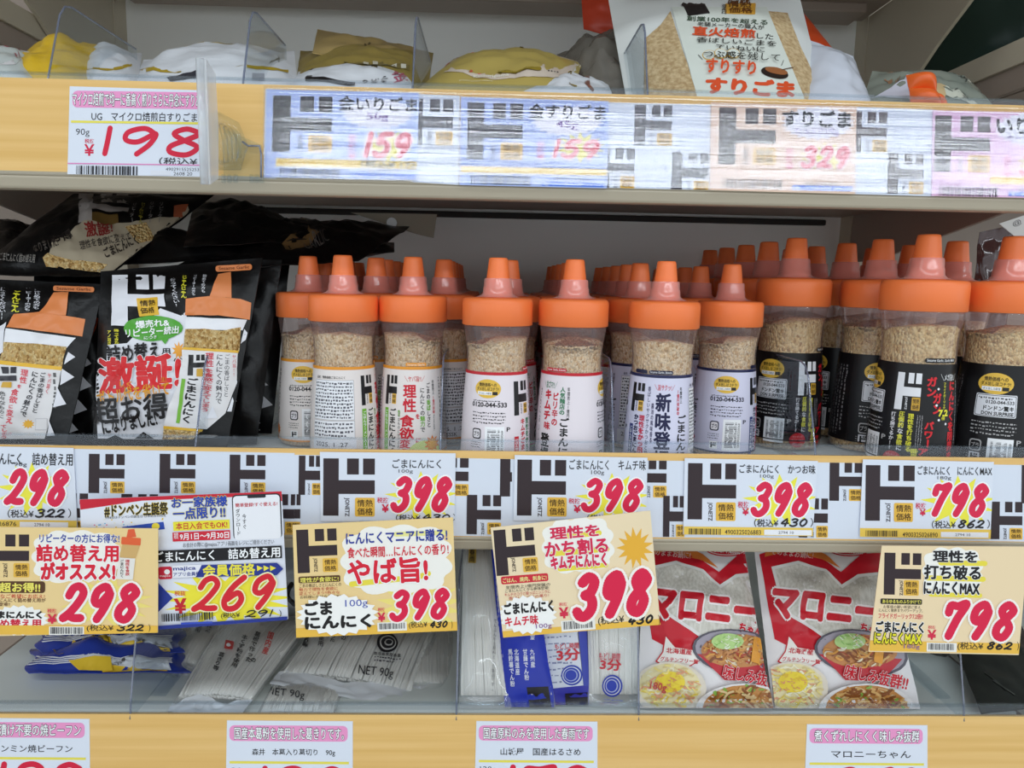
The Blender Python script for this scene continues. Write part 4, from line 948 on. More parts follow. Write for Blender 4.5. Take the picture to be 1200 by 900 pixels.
# ------------------------------------------------------------------ black refill pouches, left of the middle shelf
def zigzag(p, pts, col): 
    for t in pts: p.poly(list(t), col)
WH, OR = '#e9e9ef', '#e58a52'
def pouch_print(p, kind):
    if kind == 'B':                                     # pixels in the zoom of the front right pouch
        p.poly([(75, 840), (60, 560), (110, 520), (120, 430), (200, 420), (330, 290), (350, 268), (440, 300), (460, 280), (480, 420), (470, 560), (440, 640), (390, 760), (365, 845)], WH)
        p.logo(138, 122, 372, 345, WH, False); p.rr(250, 222, 342, 300, '#eab93a', 4, rot=-4); p.t('情熱', 262, 232, 330, 258, '#3a2810', .02, rot=-4); p.t('価格', 262, 264, 326, 290, '#3a2810', .02, rot=-4)
        p.ell(318, 356, 130, 56, '#57a83a'); p.poly([(350, 400), (395, 392), (375, 428)], '#57a83a')
        p.t('爆売れ&', 240, 318, 386, 350, '#fff', .04, rot=-4); p.t('リピーター続出', 198, 352, 430, 388, '#fff', .04, rot=-4); p.t('につき', 275, 388, 335, 402, '#fff', .02, rot=-4)
        p.v('アノ旨さ', 118, 365, 138, 430, '#e6dc3a', .04); p.v('帰ってきた', 148, 360, 168, 425, '#e6dc3a', .04)
        p.burst(432, 455, 32, 42, '#f0a63a', 10, .5)
        p.t('詰め替え', 118, 424, 350, 500, '#1b191b', .05, rot=-6); p.t('用', 358, 445, 395, 472, '#1b191b', .03)
        p.t('激誕!', 84, 480, 440, 632, '#dc2a30', .06, ol='#fff', ow=.03, rot=-4); p.t('しく', 178, 592, 230, 614, '#e8862a', .05); p.t('生', 358, 572, 385, 592, '#e8862a', .04)
        p.t('ボトル代を省いて', 74, 612, 398, 674, '#e09a20', .04, rot=-8); p.t('超お得', 62, 655, 392, 765, '#1b191b', .04, rot=-5); p.t('になりました!', 100, 740, 342, 802, '#1b191b', .04, rot=-10)
        p.poly([(112, 842), (150, 825), (185, 842)], '#111'); p.poly([(240, 842), (282, 812), (330, 842)], '#111')
        X = lambda x, y: (x, y)
    if kind in 'B':
        cap = [(605, 118), (660, 108), (662, 222), (566, 216)]; capb = [(462, 226), (560, 214), (700, 226), (750, 244), (742, 318), (600, 298), (456, 298)]
        neck = [(462, 305), (730, 318), (712, 365), (460, 358)]; sdp = [(460, 360), (540, 356), (620, 366), (705, 352), (698, 458), (452, 442)]; ban = [(452, 440), (698, 456), (696, 468), (450, 452)]
        lab = [(450, 452), (696, 468), (690, 600), (640, 730), (560, 800), (372, 790), (400, 690), (440, 600)]; low = [(372, 788), (540, 806), (500, 845), (364, 845)]
    elif kind == 'A':
        cap = [(260, 135), (333, 132), (316, 245), (190, 232)]; capb = [(65, 236), (190, 228), (316, 246), (410, 262), (395, 345), (200, 318), (32, 300)]
        neck = [(30, 306), (365, 352), (320, 402), (20, 372)]; sdp = [(20, 372), (160, 380), (322, 395), (298, 492), (0, 462)]; ban = [(0, 460), (298, 490), (296, 510), (-10, 478)]
        lab = [(-60, 474), (296, 508), (262, 640), (238, 760), (220, 836), (-80, 836)]; low = None
    p.poly(neck, '#f1f1f5'); p.poly(sdp, SEEDP); p.poly(capb, OR); p.poly(cap, OR); p.poly(ban, '#edbb3e'); p.poly(lab, '#e7e4e4')
    if kind == 'B':
        p.poly(low, SEEDP); p.poly([(372, 786), (545, 802), (540, 812), (370, 798)], '#edbb3e')
        p.logo(478, 474, 552, 566, '#1b191b', False); p.rr(516, 536, 545, 570, '#d8a83a', 3)
        p.v('ごまにんにく', 460, 575, 512, 775, '#1b191b', .04, rot=8); p.rect(440, 580, 456, 775, '#7ab83a', rot=8); p.v('理性', 556, 465, 594, 530, '#d63a4a', .04); p.v('を食欲に変えてしまう', 540, 535, 582, 725, '#d63a4a', .03, rot=8)
        p.v('にんにくの魅力で', 600, 472, 630, 690, '#3a3a40', .01, rot=3); p.v('ごまの香ばしさと', 636, 472, 660, 660, '#3a3a40', .0, rot=3); p.v('ヤバ旨!!', 672, 475, 690, 570, '#d63a4a', 0)
        p.rr(594, 78, 754, 105, OR, 10, rot=-3); p.t('Sesame Garlic', 608, 84, 742, 98, '#7a3a1a', .01, rot=-3)
        p.v('初めての方も', 534, 120, 552, 200, WH, .01, rot=6); p.v('リピーターの方も', 492, 120, 510, 212, WH, .01, rot=6); p.v('じゃんじゃん', 446, 125, 470, 225, '#e6e03a', .04, rot=3); p.v('使ってください!', 402, 135, 430, 262, WH, .01, rot=-8)
        for t in (((720, 360), (748, 392), (704, 425)), ((690, 580), (745, 628), (690, 630)), ((672, 660), (692, 725), (648, 722)), ((585, 700), (608, 752), (556, 754))): p.poly(list(t), WH)
    else:
        p.v('理性', 100, 502, 138, 572, '#e25a66', .04, rot=8); p.v('を', 86, 575, 110, 595, '#e25a66', .03); p.v('食欲', 58, 596, 96, 668, '#e25a66', .04, rot=8); p.v('に', 50, 672, 76, 694, '#e25a66', .03); p.v('変え', 36, 696, 74, 765, '#e25a66', .04, rot=8); p.v('てしまう', 5, 768, 40, 836, '#e25a66', .03)
        p.v('にんにくの魅力で', 133, 510, 163, 735, '#37373c', .03, rot=14); p.v('ごまの香ばしさと', 176, 515, 204, 715, '#37373c', .02, rot=10); p.v('ヤバ旨く', 222, 520, 242, 620, '#d63a4a', .01, rot=10); p.small(245, 520, 275, 720, 1, '#666', 5, .5, True)
        p.logo(-50, 492, 84, 600, '#3c3a40', False); p.rr(20, 564, 62, 592, '#d8a83a', 3); p.v('色々なものに', 0, 610, 36, 740, '#555', .01, rot=8); p.burst(138, 765, 30, 24, '#eeb43a', 10, .6); p.rect(172, 738, 232, 795, '#c9c6c8'); p.rect(175, 741, 229, 792, '#e7e4e4')
        p.rr(258, 106, 455, 132, OR, 10, rot=2); p.t('Sesame Garlic', 275, 112, 440, 126, '#7a3a1a', .01, rot=2)
        p.v('はじめての方も', 160, 120, 196, 215, WH, .01, rot=6); p.v('リピーターの方も', 118, 112, 148, 222, WH, .01, rot=4); p.v('じゃんじゃん', 56, 112, 98, 228, '#e6e03a', .04, rot=8); p.v('使ってください!!', 0, 112, 32, 265, WH, .01, rot=3)
        for t in (((330, 420), (366, 445), (310, 480)), ((300, 500), (360, 540), (286, 578)), ((275, 590), (322, 670), (258, 685)), ((240, 750), (268, 820), (232, 822))): p.poly(list(t), WH)
        p.poly([(0, 300), (30, 275), (15, 420), (0, 430)], WH)
    return p
SEEDP = seeds('printed_sesame', '#e8cc92', '#d3aa66', '#a87c40', 520)
pg = 'black refill pouches'
pA = pouch_print(PR(0, 310, 4.09), 'A'); pB = pouch_print(PR(95, 290, 3.752), 'B')
def low(px, Y, z=MIDZ+.002):                 # point on depth Y under pixel column px, standing at height z
    lo, hi = 0, 1400
    p = at(px, 500, Y); return Vector((p.x, Y, z))
def spikes(p, pts):
    for x, y, w, h in pts: p.poly([(x, y), (x+w, y+h*.7), (x-w*.3, y+h)], WH)
    return p
bag('refill_pouch', 'black refill pouch standing at the left edge with orange cap picture', 'pouch', [(-30, 326, .075), (122, 333, .075), low(72, .03), low(-60, .03)], .016, BLACKFOIL, pA, pg, wr=.003, seed=1, sub=6)
bag('refill_pouch', 'black refill pouch with green bubble and large red writing', 'pouch', [(118, 318, .075), (308, 302, .075), low(262, .03), low(106, .03)], .018, BLACKFOIL, pB, pg, wr=.003, seed=2, sub=6)
s2 = spikes(PR(), [(236, 420, 14, 18), (262, 455, 16, 22), (250, 478, 15, 20)]); s2.rect(280, 408, 284, 425, OR, rot=25)
bag('refill_pouch', 'black refill pouch leaning just behind the one with the green bubble', 'pouch', [(222, 308, .12), (330, 304, .12), low(300, .085), low(205, .085)], .014, BLACKFOIL, s2, pg, wr=.004, seed=3)
s3 = spikes(PR(), [(300, 440, 14, 16), (306, 462, 14, 18), (292, 484, 14, 18)]); s3.rr(305, 309, 324, 312, '#b8642e', 1); s3.t('GARLIC', 292, 498, 304, 508, '#bbb', 0, rot=-30)
bag('refill_pouch', 'black refill pouch third in line, beside the first bottle', 'pouch', [(235, 302, .17), (340, 302, .17), low(318, .135), low(225, .135)], .014, BLACKFOIL, s3, pg, wr=.004, seed=4)
s4 = spikes(PR(), [(98, 415, 9, 16), (96, 440, 12, 18), (88, 466, 14, 20), (80, 490, 12, 20)]); s4.rect(107, 372, 113, 396, '#c8552c', rot=12)
bag('refill_pouch', 'black refill pouch squeezed between the two front pouches', 'pouch', [(40, 322, .13), (135, 318, .13), low(112, .07), low(30, .07)], .013, BLACKFOIL, s4, pg, wr=.004, seed=5)
# pouches lying on top of the standing ones
p = PR(0, 200, 2.7273)
p.logo(252, 75, 410, 172, '#bdb5b0', False); p.rr(300, 145, 380, 172, '#6b5228', 3)
p.poly([(270, 172), (420, 170), (560, 150), (600, 112), (612, 150), (540, 215), (470, 290), (390, 330), (320, 328), (150, 290), (170, 235)], '#b3a68f'); p.poly([(155, 268), (240, 290), (345, 302), (320, 328), (150, 312), (140, 285)], SEEDP); p.poly([(556, 112), (604, 112), (585, 152), (556, 152)], '#a8583a'); p.poly([(400, 180), (470, 172), (500, 225), (440, 235)], SEEDP)
p.t('激誕!', 275, 172, 360, 208, '#8c2f2c', .05, rot=-10); p.t('理性を食欲に変えて', 255, 212, 420, 240, '#4a423c', .02, rot=-12); p.t('ごまにんにく', 330, 228, 445, 262, '#3a332e', .03, rot=-24); p.t('お得', 165, 200, 232, 232, '#2a2422', .05, rot=-18); p.t('なりました!', 108, 232, 190, 256, '#4a423c', .03, rot=-14); p.t('ごまにんにく詰め替え用', 0, 268, 116, 296, '#8a857f', .01, rot=6)
for x in (428, 455, 485, 515): p.v('じゃんじゃん' if x == 455 else 'リピーター', x-8, 100, x+8, 175, '#a89c3a' if x == 455 else '#8c8784', .02, rot=4)
bag('refill_pouch', 'black refill pouch lying on the pile with its white print facing out', 'pouch', [(86, 227, .20), (252, 227, .20), (126, 324, .085), (-40, 322, .085)], .020, BLACKFOIL, p, pg, wr=.004, seed=6, sub=6)
q = PR(); q.rect(292, 247, 318, 252, '#55504c', rot=8); q.rect(250, 255, 275, 262, '#3c3836', rot=10)
bag('refill_pouch', 'black refill pouch on the pile right under the upper shelf', 'pouch', [(228, 236, .26), (300, 242, .30), (390, 278, .18), (215, 290, .10)], .014, BLACKFOIL, q, pg, wr=.006, seed=7)
q = PR(); q.poly([(330, 285), (352, 272), (375, 276), (360, 288), (335, 293)], '#7a5e3a'); q.rect(345, 262, 380, 267, '#4a4440', rot=-6); q.t('GARLIC', 356, 276, 385, 290, '#6a6460', 0, rot=-24); q.rect(215, 284, 248, 291, '#3a3634', rot=8)
bag('refill_pouch', 'black refill pouch on the pile whose pointed corner reaches over the bottles', 'pouch', [(300, 262, .30), (484, 262, .28), (420, 306, .15), (190, 320, .08)], .018, BLACKFOIL, q, pg, wr=.006, seed=8)
bag('refill_pouch', 'black refill pouch with rounded end lowest over the bottles', 'pouch', [(330, 288, .34), (462, 284, .32), (462, 294, .24), (250, 316, .10)], .016, BLACKFOIL, None, pg, wr=.006, seed=9)
q = PR(); q.small(4, 262, 46, 276, 3, '#3f3c3a', 8)
bag('refill_pouch', 'dark pouch in the far left corner under the shelf', 'pouch', [(-30, 256, .24), (60, 274, .24), (95, 315, .09), (-40, 322, .09)], .022, BLACKFOIL, q, pg, wr=.005, seed=10)
q = PR(0, 200, 2.7273)
bag('refill_pouch', 'black refill pouch lying flat below the white printed one', 'pouch', [(110, 284, .17), (240, 270, .17), (295, 300, .12), (120, 312, .11)], .014, BLACKFOIL, None, pg, wr=.004, seed=12)
# hanging tab, half hidden card and wrap at the right
t = MB(); qd = [at(x, y, .27) for x, y in ((411, 249), (512, 251), (508, 279), (487, 274))]
t.prism(qd, (0, .002, 0), pm('tan_board', '#8f8674', .6)); c0 = at(459, 261, .268); t.prism([c0+Vector((.006*math.cos(a), 0, .006*math.sin(a))) for a in [i*.5236 for i in range(12)]], (0, .001, 0), pm('white_paper', '#dcdedc', .6))
tag(t.build('hanging_tab'), 'tan card tab with a hole hanging under the upper shelf', 'tab')
p = PR(980, 210, 5.4545, -25); p.t('@', 1125, 262, 1185, 300, '#3a363a', 0)
card('hanging_card', 'white card hanging askew at the right edge behind the bottles', 'card', [(1042, 284), (1250, 215), (1290, 330), (1165, 385)], Pl(Z0, .16, 0), p, '#dcdad6')
bag('plastic_wrap', 'crumpled clear wrap with dark red contents behind the right bottles', 'wrap', [(1148, 272, .24), (1195, 262, .24), Vector((.60, .24, MIDZ+.003)), Vector((.555, .24, MIDZ+.003))], .012, clear('wrap_red', '#9a8a88', .1, .08, .6, .25, '#6a3a3a'), None, None, wr=.008, seed=14)

# ------------------------------------------------------------------ goods on the upper shelf
def tlow(px, Y): return Vector((at(px, 100, Y).x, Y, TOPZ+.002))
YEL = pm('yellow_bag_film', '#e3b92c', .35, bump=((90, 90, 200), .3, .003))
bag('sesame_bag', 'yellow bag lying behind the left divider on the upper shelf', 'bag', [(40, 60, .20), (138, 54, .20), (95, 105, .05), (-10, 105, .05)], .022, YEL, None, None, wr=.005, seed=21)
q = PR(); q.poly([(0, 64), (42, 62), (18, 76), (0, 76)], '#e9e6e6'); q.t('黒ごま', 10, 64, 28, 70, '#b04a5a', .02, rot=-4)
bag('sesame_bag', 'white and clear bag end at the left edge of the upper shelf', 'bag', [(-40, 62, .16), (44, 61, .14), (36, 100, .04), (-40, 100, .04)], .016, pm('pale_bag_film', '#cfd6d2', .25), q, None, wr=.003, seed=22)
WB = pm('white_bag_film', '#e2e4e8', .32, bump=((70, 70, 160), .2, .003))
def stripes(lst):
    q = PR()
    for y0, y1, y2, y3, c, x0, x1 in lst: q.poly([(x0, y0), (x1, y1), (x1, y3), (x0, y2)], c)
    return q
q = stripes([(80, 76, 84, 79, '#b89a2a', 95, 155)])
bag('sesame_bag', 'white bag with a yellow stripe behind the left divider', 'bag', [(100, 66, .22), (166, 62, .20), (160, 110, .05), (92, 110, .06)], .02, WB, q, 'yellow striped white bags', wr=.003, seed=23)
q = stripes([(82.5, 75.5, 86, 79, '#b89a2a', 156, 285), (79, 82, 82, 85, '#b89a2a', 290, 338)]); q.small(186, 70, 230, 75, 1, '#666', 3); q.ell(316, 69, 12, 3, '#888'); q.ell(316, 69, 11, 2.2, '#e2e4e8'); q.poly([(195, 90), (235, 84), (240, 92), (200, 97)], '#3a3a42'); q.rect(296, 87, 310, 96, '#9a9aa2')
bag('sesame_bag', 'white bag with yellow stripes lying behind the clear sign clip', 'bag', [(168, 70, .17), (345, 60, .18), (350, 118, .04), (150, 118, .04)], .024, WB, q, 'yellow striped white bags', wr=.003, seed=24)
GOLD = pm('gold_foil', '#b09a52', .28, .6, .35, bump=((60, 60, 60), .15, .003))
q = PR(); q.ell(430, 55, 4.5, 4.5, '#5a4a22')
bag('gold_pouch', 'gold pouch with a hang hole, topmost of the pile behind the divider', 'pouch', [(372, 34, .24), (508, 62, .26), (500, 84, .16), (366, 62, .14)], .010, pm('gold_foil_pale', '#c0a66c', .3, .6, .25, bump=((60, 60, 60), .15, .003)), q, 'gold pouches', wr=.003, seed=25)
q = PR(); q.poly([(400, 66), (480, 78), (480, 83), (398, 72)], '#7a6c40')
for i in range(7): q.rect(404+i*11, 68.5+i*1.5, 410+i*11, 72+i*1.5, '#d8d2c0')
bag('gold_pouch', 'olive gold pouch lying under the one with the hang hole', 'pouch', [(352, 60, .22), (508, 62, .24), (500, 110, .06), (345, 108, .06)], .018, GOLD, q, 'gold pouches', wr=.003, seed=26)
q = PR(); q.rect(358, 87, 374, 95, '#1c1a1c', rot=3); q.rect(384, 87, 398, 93, '#1c1a1c', rot=3); q.rect(402, 87, 416, 92, '#1c1a1c', rot=3); q.rect(358, 94, 416, 99, '#1c1a1c', rot=3)
for i, tx in enumerate(('香り', '豊かな', 'いりごま')): q.v(tx, 424+i*11, 84, 433+i*11, 99, '#2a2a30', .02, rot=8)
q.t('金', 460, 84, 478, 96, '#c0647a', .02, rot=-10)
bag('sesame_bag', 'white bag with a black logo lying at the front behind the rail', 'bag', [(350, 84, .12), (482, 82, .12), (485, 120, .03), (330, 118, .03)], .015, WB, q, None, wr=.002, seed=27)
q = PR(460, 30, 4)
q.poly([(290, 160), (880, 165), (840, 250), (480, 248), (330, 222), (215, 222)], '#d9c9b8'); q.line([(480, 182), (560, 186), (640, 180), (690, 178)], 14, '#9a842e'); q.line([(600, 175), (595, 215)], 14, '#9a842e'); q.line([(500, 205), (540, 218), (600, 212), (690, 216)], 16, '#9a842e'); q.t('すり', 355, 192, 420, 214, '#d8584a', .04); q.t('金', 235, 192, 262, 212, '#c8584a', .02)
q.t('Kinsurigoma', 380, 226, 545, 246, '#f4efdc', .01); q.t('ground golden sesame', 312, 250, 470, 262, '#e8dfb8', 0); q.poly([(820, 250), (880, 172), (892, 176), (845, 255)], '#e6e2da')
for i in range(4): q.ell(732+i*14, 220, 4, 3, '#2a2a2a')
bag('sesame_bag', 'gold and white bag with red writing lying behind the rail', 'bag', [(532, 69, .19), (684, 70, .19), (668, 112, .05), (485, 108, .05)], .02, pm('gold_satin_film', '#c2ac5e', .3, .6, .15), q, None, wr=.003, seed=28)
bag('gold_pouch', 'gold pouch edge rising behind the gold and white bag', 'pouch', [(566, 61, .27), (606, 68, .27), (640, 85, .2), (540, 82, .2)], .01, GOLD, None, 'gold pouches', wr=.002, seed=29)
q = PR(460, 30, 4); q.line([(860, 262), (900, 275), (940, 300)], 10, '#8a5a4a'); q.line([(820, 270), (860, 290)], 8, '#9a842e')
bag('sesame_bag', 'white bag corner with brown print under the gold and white bag', 'bag', [(640, 90, .12), (712, 96, .12), (720, 118, .04), (600, 116, .04)], .01, WB, q, None, wr=.004, seed=30)
bag('plastic_wrap', 'grey translucent bag crumpled left of the tall ground sesame bag', 'wrap', [(652, 62, .26), (742, 25, .24), (760, 110, .10), (690, 112, .10)], .015, clear('grey_film', '#b8b4ac', .12, .08, .6, .35, '#aaa49a'), None, None, wr=.012, seed=31)
bag('sesame_bag', 'orange-red bag top peeking out behind the tall ground sesame bag', 'bag', [(680, -20, .30), (800, -30, .30), (790, 60, .28), (684, 34, .28)], .012, pm('orange_red_film', '#c8442a', .35), None, None, wr=.003, seed=32)
# the tall bag
GROUND = pm('ground_sesame', '#dcc498', .8, bump=((900, 900, 900), .7, .002), vary=((260, 260, 260), '#b9976a', 6))
q = PR(700, 0, 4.444, 3)
q.poly([(245, 205), (330, 130), (380, 60), (520, 500), (640, 640), (240, 640)], GROUND, 0); q.poly([(880, 60), (990, 70), (1060, 250), (1180, 500), (1180, 640), (1050, 640)], GROUND, 0)
q.poly([(385, 40), (880, 40), (1075, 510), (1100, 640), (540, 640), (515, 490)], '#dfe4da', 0)
q.poly([(430, 0), (540, -20), (585, 75), (470, 88)], '#211e20'); q.rect(590, -40, 740, 10, '#211e20'); q.rr(665, 18, 822, 78, '#e0a63e', 5); q.t('情熱', 680, -2, 800, 44, '#6a3c14', .03); q.t('価格', 684, 48, 806, 74, '#6a3c14', .03); q.side('JONETZ', 640, 25, 672, 78, '#44403c')
q.t('創業100年を超える', 465, 98, 885, 124, '#2f4a34', .02); q.t('老舗メーカーの職人が', 520, 128, 868, 152, '#33322e', .015); q.t('直火焙煎', 495, 155, 820, 200, '#e2562e', .05); q.t('した', 830, 178, 915, 208, '#33322e', .01)
q.t('香ばしいごまを', 515, 211, 930, 240, '#33322e', .015); q.t('ていねいに', 615, 249, 868, 277, '#33322e', .015)
for x in (580, 640, 705): q.ell(x, 292, 34, 25, '#e8b84a'); q.ell(x, 292, 31, 22, '#dfe4da')
q.t('つぶ感を残して', 548, 288, 945, 325, '#33322e', .015); q.line([(525, 292), (545, 315)], 3, '#33322e'); q.line([(968, 320), (958, 345)], 3, '#33322e')
q.t('すりすり', 562, 330, 820, 400, '#e2562e', .035); q.t('すりごま', 568, 420, 1020, 500, '#e2562e', .06)
q.ell(922, 385, 72, 30, '#2e2420', rot=12); q.ell(930, 375, 60, 18, '#a0643c', rot=12); q.line([(960, 370), (1020, 360)], 4, '#5a3a26')
bag('sesame_bag', 'tall white bag of ground sesame with red writing, leaning on the upper shelf', 'bag', [(712, -6, .20), (935, -12, .20), tlow(985, .045), tlow(745, .045)], .026, pm('white_matte_film', '#e6e9e6', .35), q, None, wr=.0006, seed=33, sub=7)
bag('sesame_bag', 'orange-red bag corner behind the right edge of the tall ground sesame bag', 'bag', [(880, -8, .28), (930, 0, .28), (988, 72, .235), (900, 90, .235)], .010, pm('orange_corner_film', '#dc5228', .3), None, None, wr=.002, seed=34)
bag('sesame_bag', 'glossy white bag slumped between the tall bag and the orange clip', 'bag', [(945, 45, .15), (1000, 66, .15), tlow(1042, .04), tlow(935, .04)], .02, pm('white_gloss_film', '#d9dde8', .2), None, None, wr=.003, seed=35)
q = PR(960, 0, 5)
q.poly([(320, 575), (510, 465), (545, 575)], '#d8d6e2'); q.poly([(380, 440), (520, 425), (480, 470), (380, 470)], '#a87a5a'); q.poly([(730, 475), (900, 490), (1110, 600), (820, 600), (740, 560)], '#dfe0cf'); q.t('すりごま', 790, 478, 990, 545, '#2a2a28', .01, rot=14); q.t('Ground', 805, 535, 880, 560, '#3a3a36', 0, rot=10); q.t('270g', 960, 560, 1060, 605, '#2a2a28', 0, rot=12); q.poly([(660, 480), (730, 480), (740, 560), (720, 600), (670, 600)], '#d9bd8e')
bag('sesame_bag', 'clear bag of ground sesame lying under an orange clip', 'bag', [(1022, 84, .14), (1130, 88, .16), tlow(1215, .04), tlow(1000, .04)], .022, pm('clear_grey_bag', '#8e9488', .2), q, None, wr=.004, seed=36)
OC = pm('orange_clip', '#ee6a2a', .3); k = MB()
S = Surf([(1062, 88, .055), (1094, 86, .055), (1098, 108, .05), (1066, 106, .05)], .012, .0005, 3, .0, .0); S.shell(k, OC, 14, 14)
S = Surf([(1066, 103, .048), (1096, 105, .048), (1104, 130, .045), (1068, 130, .045)], .012, .0005, 4, .0, .0); S.shell(k, OC, 14, 14)
S = Surf([(1094, 106, .05), (1106, 112, .05), (1112, 130, .05), (1096, 130, .05)], .006, .0005, 5, .0, .0); S.shell(k, OC, 8, 8)
tag(k.build('bag_clip'), 'orange bow shaped bag clip on the clear sesame bag', 'clip')

# ------------------------------------------------------------------ goods on the lowest shelf
def blow(px, Y, z=.002): return Vector((at(px, 800, Y).x, Y, BOTZ+z))
NAVY = pm('navy_film', '#2a3f9e', .25)
for lab, cn, sd, dy in (('blue striped pasta bag lying nearest, with yellow window', [(40, 760, .12), (205, 754, .13), (222, 787, .06), (32, 788, .06)], 41, 0), ('blue striped pasta bag lying behind and on top of another', [(45, 737, .15), (215, 733, .155), (212, 764, .09), (45, 766, .09)], 42, -26)):
    q = PR()
    q.poly([(118, 784+dy), (132, 784+dy), (196, 785+dy), (196, 790+dy), (120, 788+dy)], '#edc63a')
    for i in range(4): q.line([(36, 771+i*3+dy), (80, 770+i*2.2+dy), (110, 766+i*1.5+dy), (150, 768+i*2+dy), (205, 772+i*2+dy)], 1.2, '#e6e8f0')
    q.poly([(50, 758+dy), (62, 757+dy), (95, 762+dy), (70, 768+dy)], '#edc63a'); q.rect(130, 772+dy, 200, 786+dy, '#cfd3da', rot=3); q.poly([(82, 783+dy), (130, 781+dy), (132, 787+dy), (92, 787+dy)], '#edc63a')
    bag('pasta_bag', lab, 'bag', cn, .016, NAVY, q, 'blue pasta bags', wr=.004, seed=sd, wave=.004, back=.15)
NOOD = pm('glass_noodle', '#f0efe9', .3, .5)
WSEAL = pm('white_seal_film', '#e9ecf0', .4, bump=((300, 300, 300), .2, .001))
def noodle_bag(name, label, cat, corners, thick, pr, group=None, n=34, seed=0, sealed=(.0, .13), strand=NOOD, sr=.0016, cover=None, layers=2, lean=0., film=FILM, gap=.0):
    """clear film bag with straight strands inside; sealed = top and bottom share closed by white or clear seams"""
    S = Surf(corners, thick, .0012, seed, .05, .02, .25)
    r = empty(name, label, cat, group, tuple(S.flat(.5, .9)))
    st = MB(); rd = random.Random(seed)
    for l in range(layers):
        for i in range(n):
            u0 = (i+.5)/n; u0 = .04+.92*u0+rd.uniform(-.008, .008); u1 = u0+rd.uniform(-.012, .012)*(1+lean); pts = []
            for j in range(9):
                v = .07+(.93-sealed[1]*.6-.07)*j/8; u = min(.97, max(.03, u0+(u1-u0)*j/8)); e = S.prof(u, v)
                p0 = S.flat(u, v); pts.append(p0+S.n*(S.t*e*(.72-.8*l/layers)+rd.uniform(-.0006, .0006)-.0006))
            st.tube(pts, sr*rd.uniform(.8, 1.2), strand, 5)
    st.build('noodles', r)
    f = MB(); S.shell(f, film, 22, 24)
    if pr: pr.emit(f, S.px, .0002, sub=9, gloss=.35, base=.0005)
    f.build('clear_film', r)
    if sealed[1] > .02:
        w = MB(); v0 = 1-sealed[1]
        w.grid(lambda u, v: S.flat(u, v0+(1-v0)*v+.03*(1-v)*math.sin(u*9+seed))+S.n*(.0015+.45*S.t*S.prof(u, v0)*(1-v)**1.5+.0022*noise.noise(Vector((u*9, v*4, seed)))), 40, 8, WSEAL); w.build('sealed_end', r)
    return S
K3 = (150, 640, 2.927)
kg = 'clear kudzu noodle bags'
def kprint(rot, xs, ys, n90=None, swirl=None, red=True):
    q = PR(*K3, rot)
    cols = [('国内産', '#d4342e'), ('の', '#1d1b1d'), ('葛根で作った', '#1d1b1d'), ('本くず粉を使用', '#1d1b1d'), ('葛きり専', '#1d1b1d')]
    if swirl:
        cx, cy = swirl
        for a, b_, c_ in ((36, 34, '#222024'), (28, 26, '#d9d8d4'), (24, 22, '#222024'), (15, 13, '#d9d8d4'), (11, 9, '#222024')): q.ell(cx+(36-a)*.2, cy, a, b_, c_)
        q.t('鹿児島県産本葛', cx-48, cy+36, cx+46, cy+48, '#2a282c', .02); q.small(cx-45, cy+50, cx+45, cy+72, 2, '#55525a', 3)
    if n90: q.t('NET 90g', *n90, '#26242a', 0, rot=8)
    return q
q = kprint(20, 0, 0); q.v('葛で作った', 268, 255, 290, 300, '#1d1b1d', .03); q.v('使用', 232, 270, 252, 300, '#1d1b1d', .03)
noodle_bag('noodle_bag', 'clear kudzu noodle bag lying rearmost of the left pile', 'bag', [(205, 728, .20), (285, 722, .20), (222, 797, .075, ), (190, 790, .075)], .012, q, kg, 34, 51, (.0, .16))
q = kprint(20, 0, 0); q.v('国内産', 470, 295, 492, 375, '#d4342e', .03, rot=18); q.v('の', 420, 382, 440, 400, '#1d1b1d', .03); q.v('葛根で作った', 418, 292, 440, 400, '#1d1b1d', .03, rot=20); q.v('本くず粉を使用', 372, 300, 394, 420, '#1d1b1d', .03, rot=20); q.rr(332, 326, 362, 356, '#c23a36', 4, rot=12); q.ell(345, 342, 8, 6, '#f0eeee'); q.v('葛きり専', 300, 360, 322, 432, '#1d1b1d', .03, rot=20)
noodle_bag('noodle_bag', 'clear kudzu noodle bag with red characters, front of the left pile', 'bag', [(262, 722, .185), (372, 722, .18), (282, 840, .004), (196, 836, .004)], .016, q, kg, 50, 52, (.0, .10))
q = PR(*K3, 8); q.t('NET 90g', 475, 492, 606, 525, '#2a282c', 0)
noodle_bag('noodle_bag', 'clear kudzu noodle bag mostly under the one with the swirl mark', 'bag', [(325, 792, .075), (405, 798, .075), (392, 838, .003), (300, 838, .003)], .006, q, kg, 42, 53, (.0, .0))
q = kprint(6, 0, 0, (790, 415, 910, 455), (890, 332)); q.v('の', 730, 308, 748, 326, '#1d1b1d', .03); q.v('った', 692, 305, 712, 330, '#1d1b1d', .03); q.v('使用', 652, 310, 672, 345, '#1d1b1d', .03); q.v('きり専', 600, 305, 622, 348, '#1d1b1d', .03, rot=15)
noodle_bag('noodle_bag', 'clear kudzu noodle bag with black swirl mark and white sealed end', 'bag', [(372, 728, .17), (518, 728, .17), (480, 832, .03, ), (316, 803, .05)], .017, q, kg, 66, 54, (.0, .15))
noodle_bag('noodle_bag', 'clear kudzu noodle bag at the right of the pile by the divider', 'bag', [(455, 725, .20), (536, 728, .20), (532, 826, .04), (470, 822, .04)], .012, None, kg, 38, 55, (.0, .16))
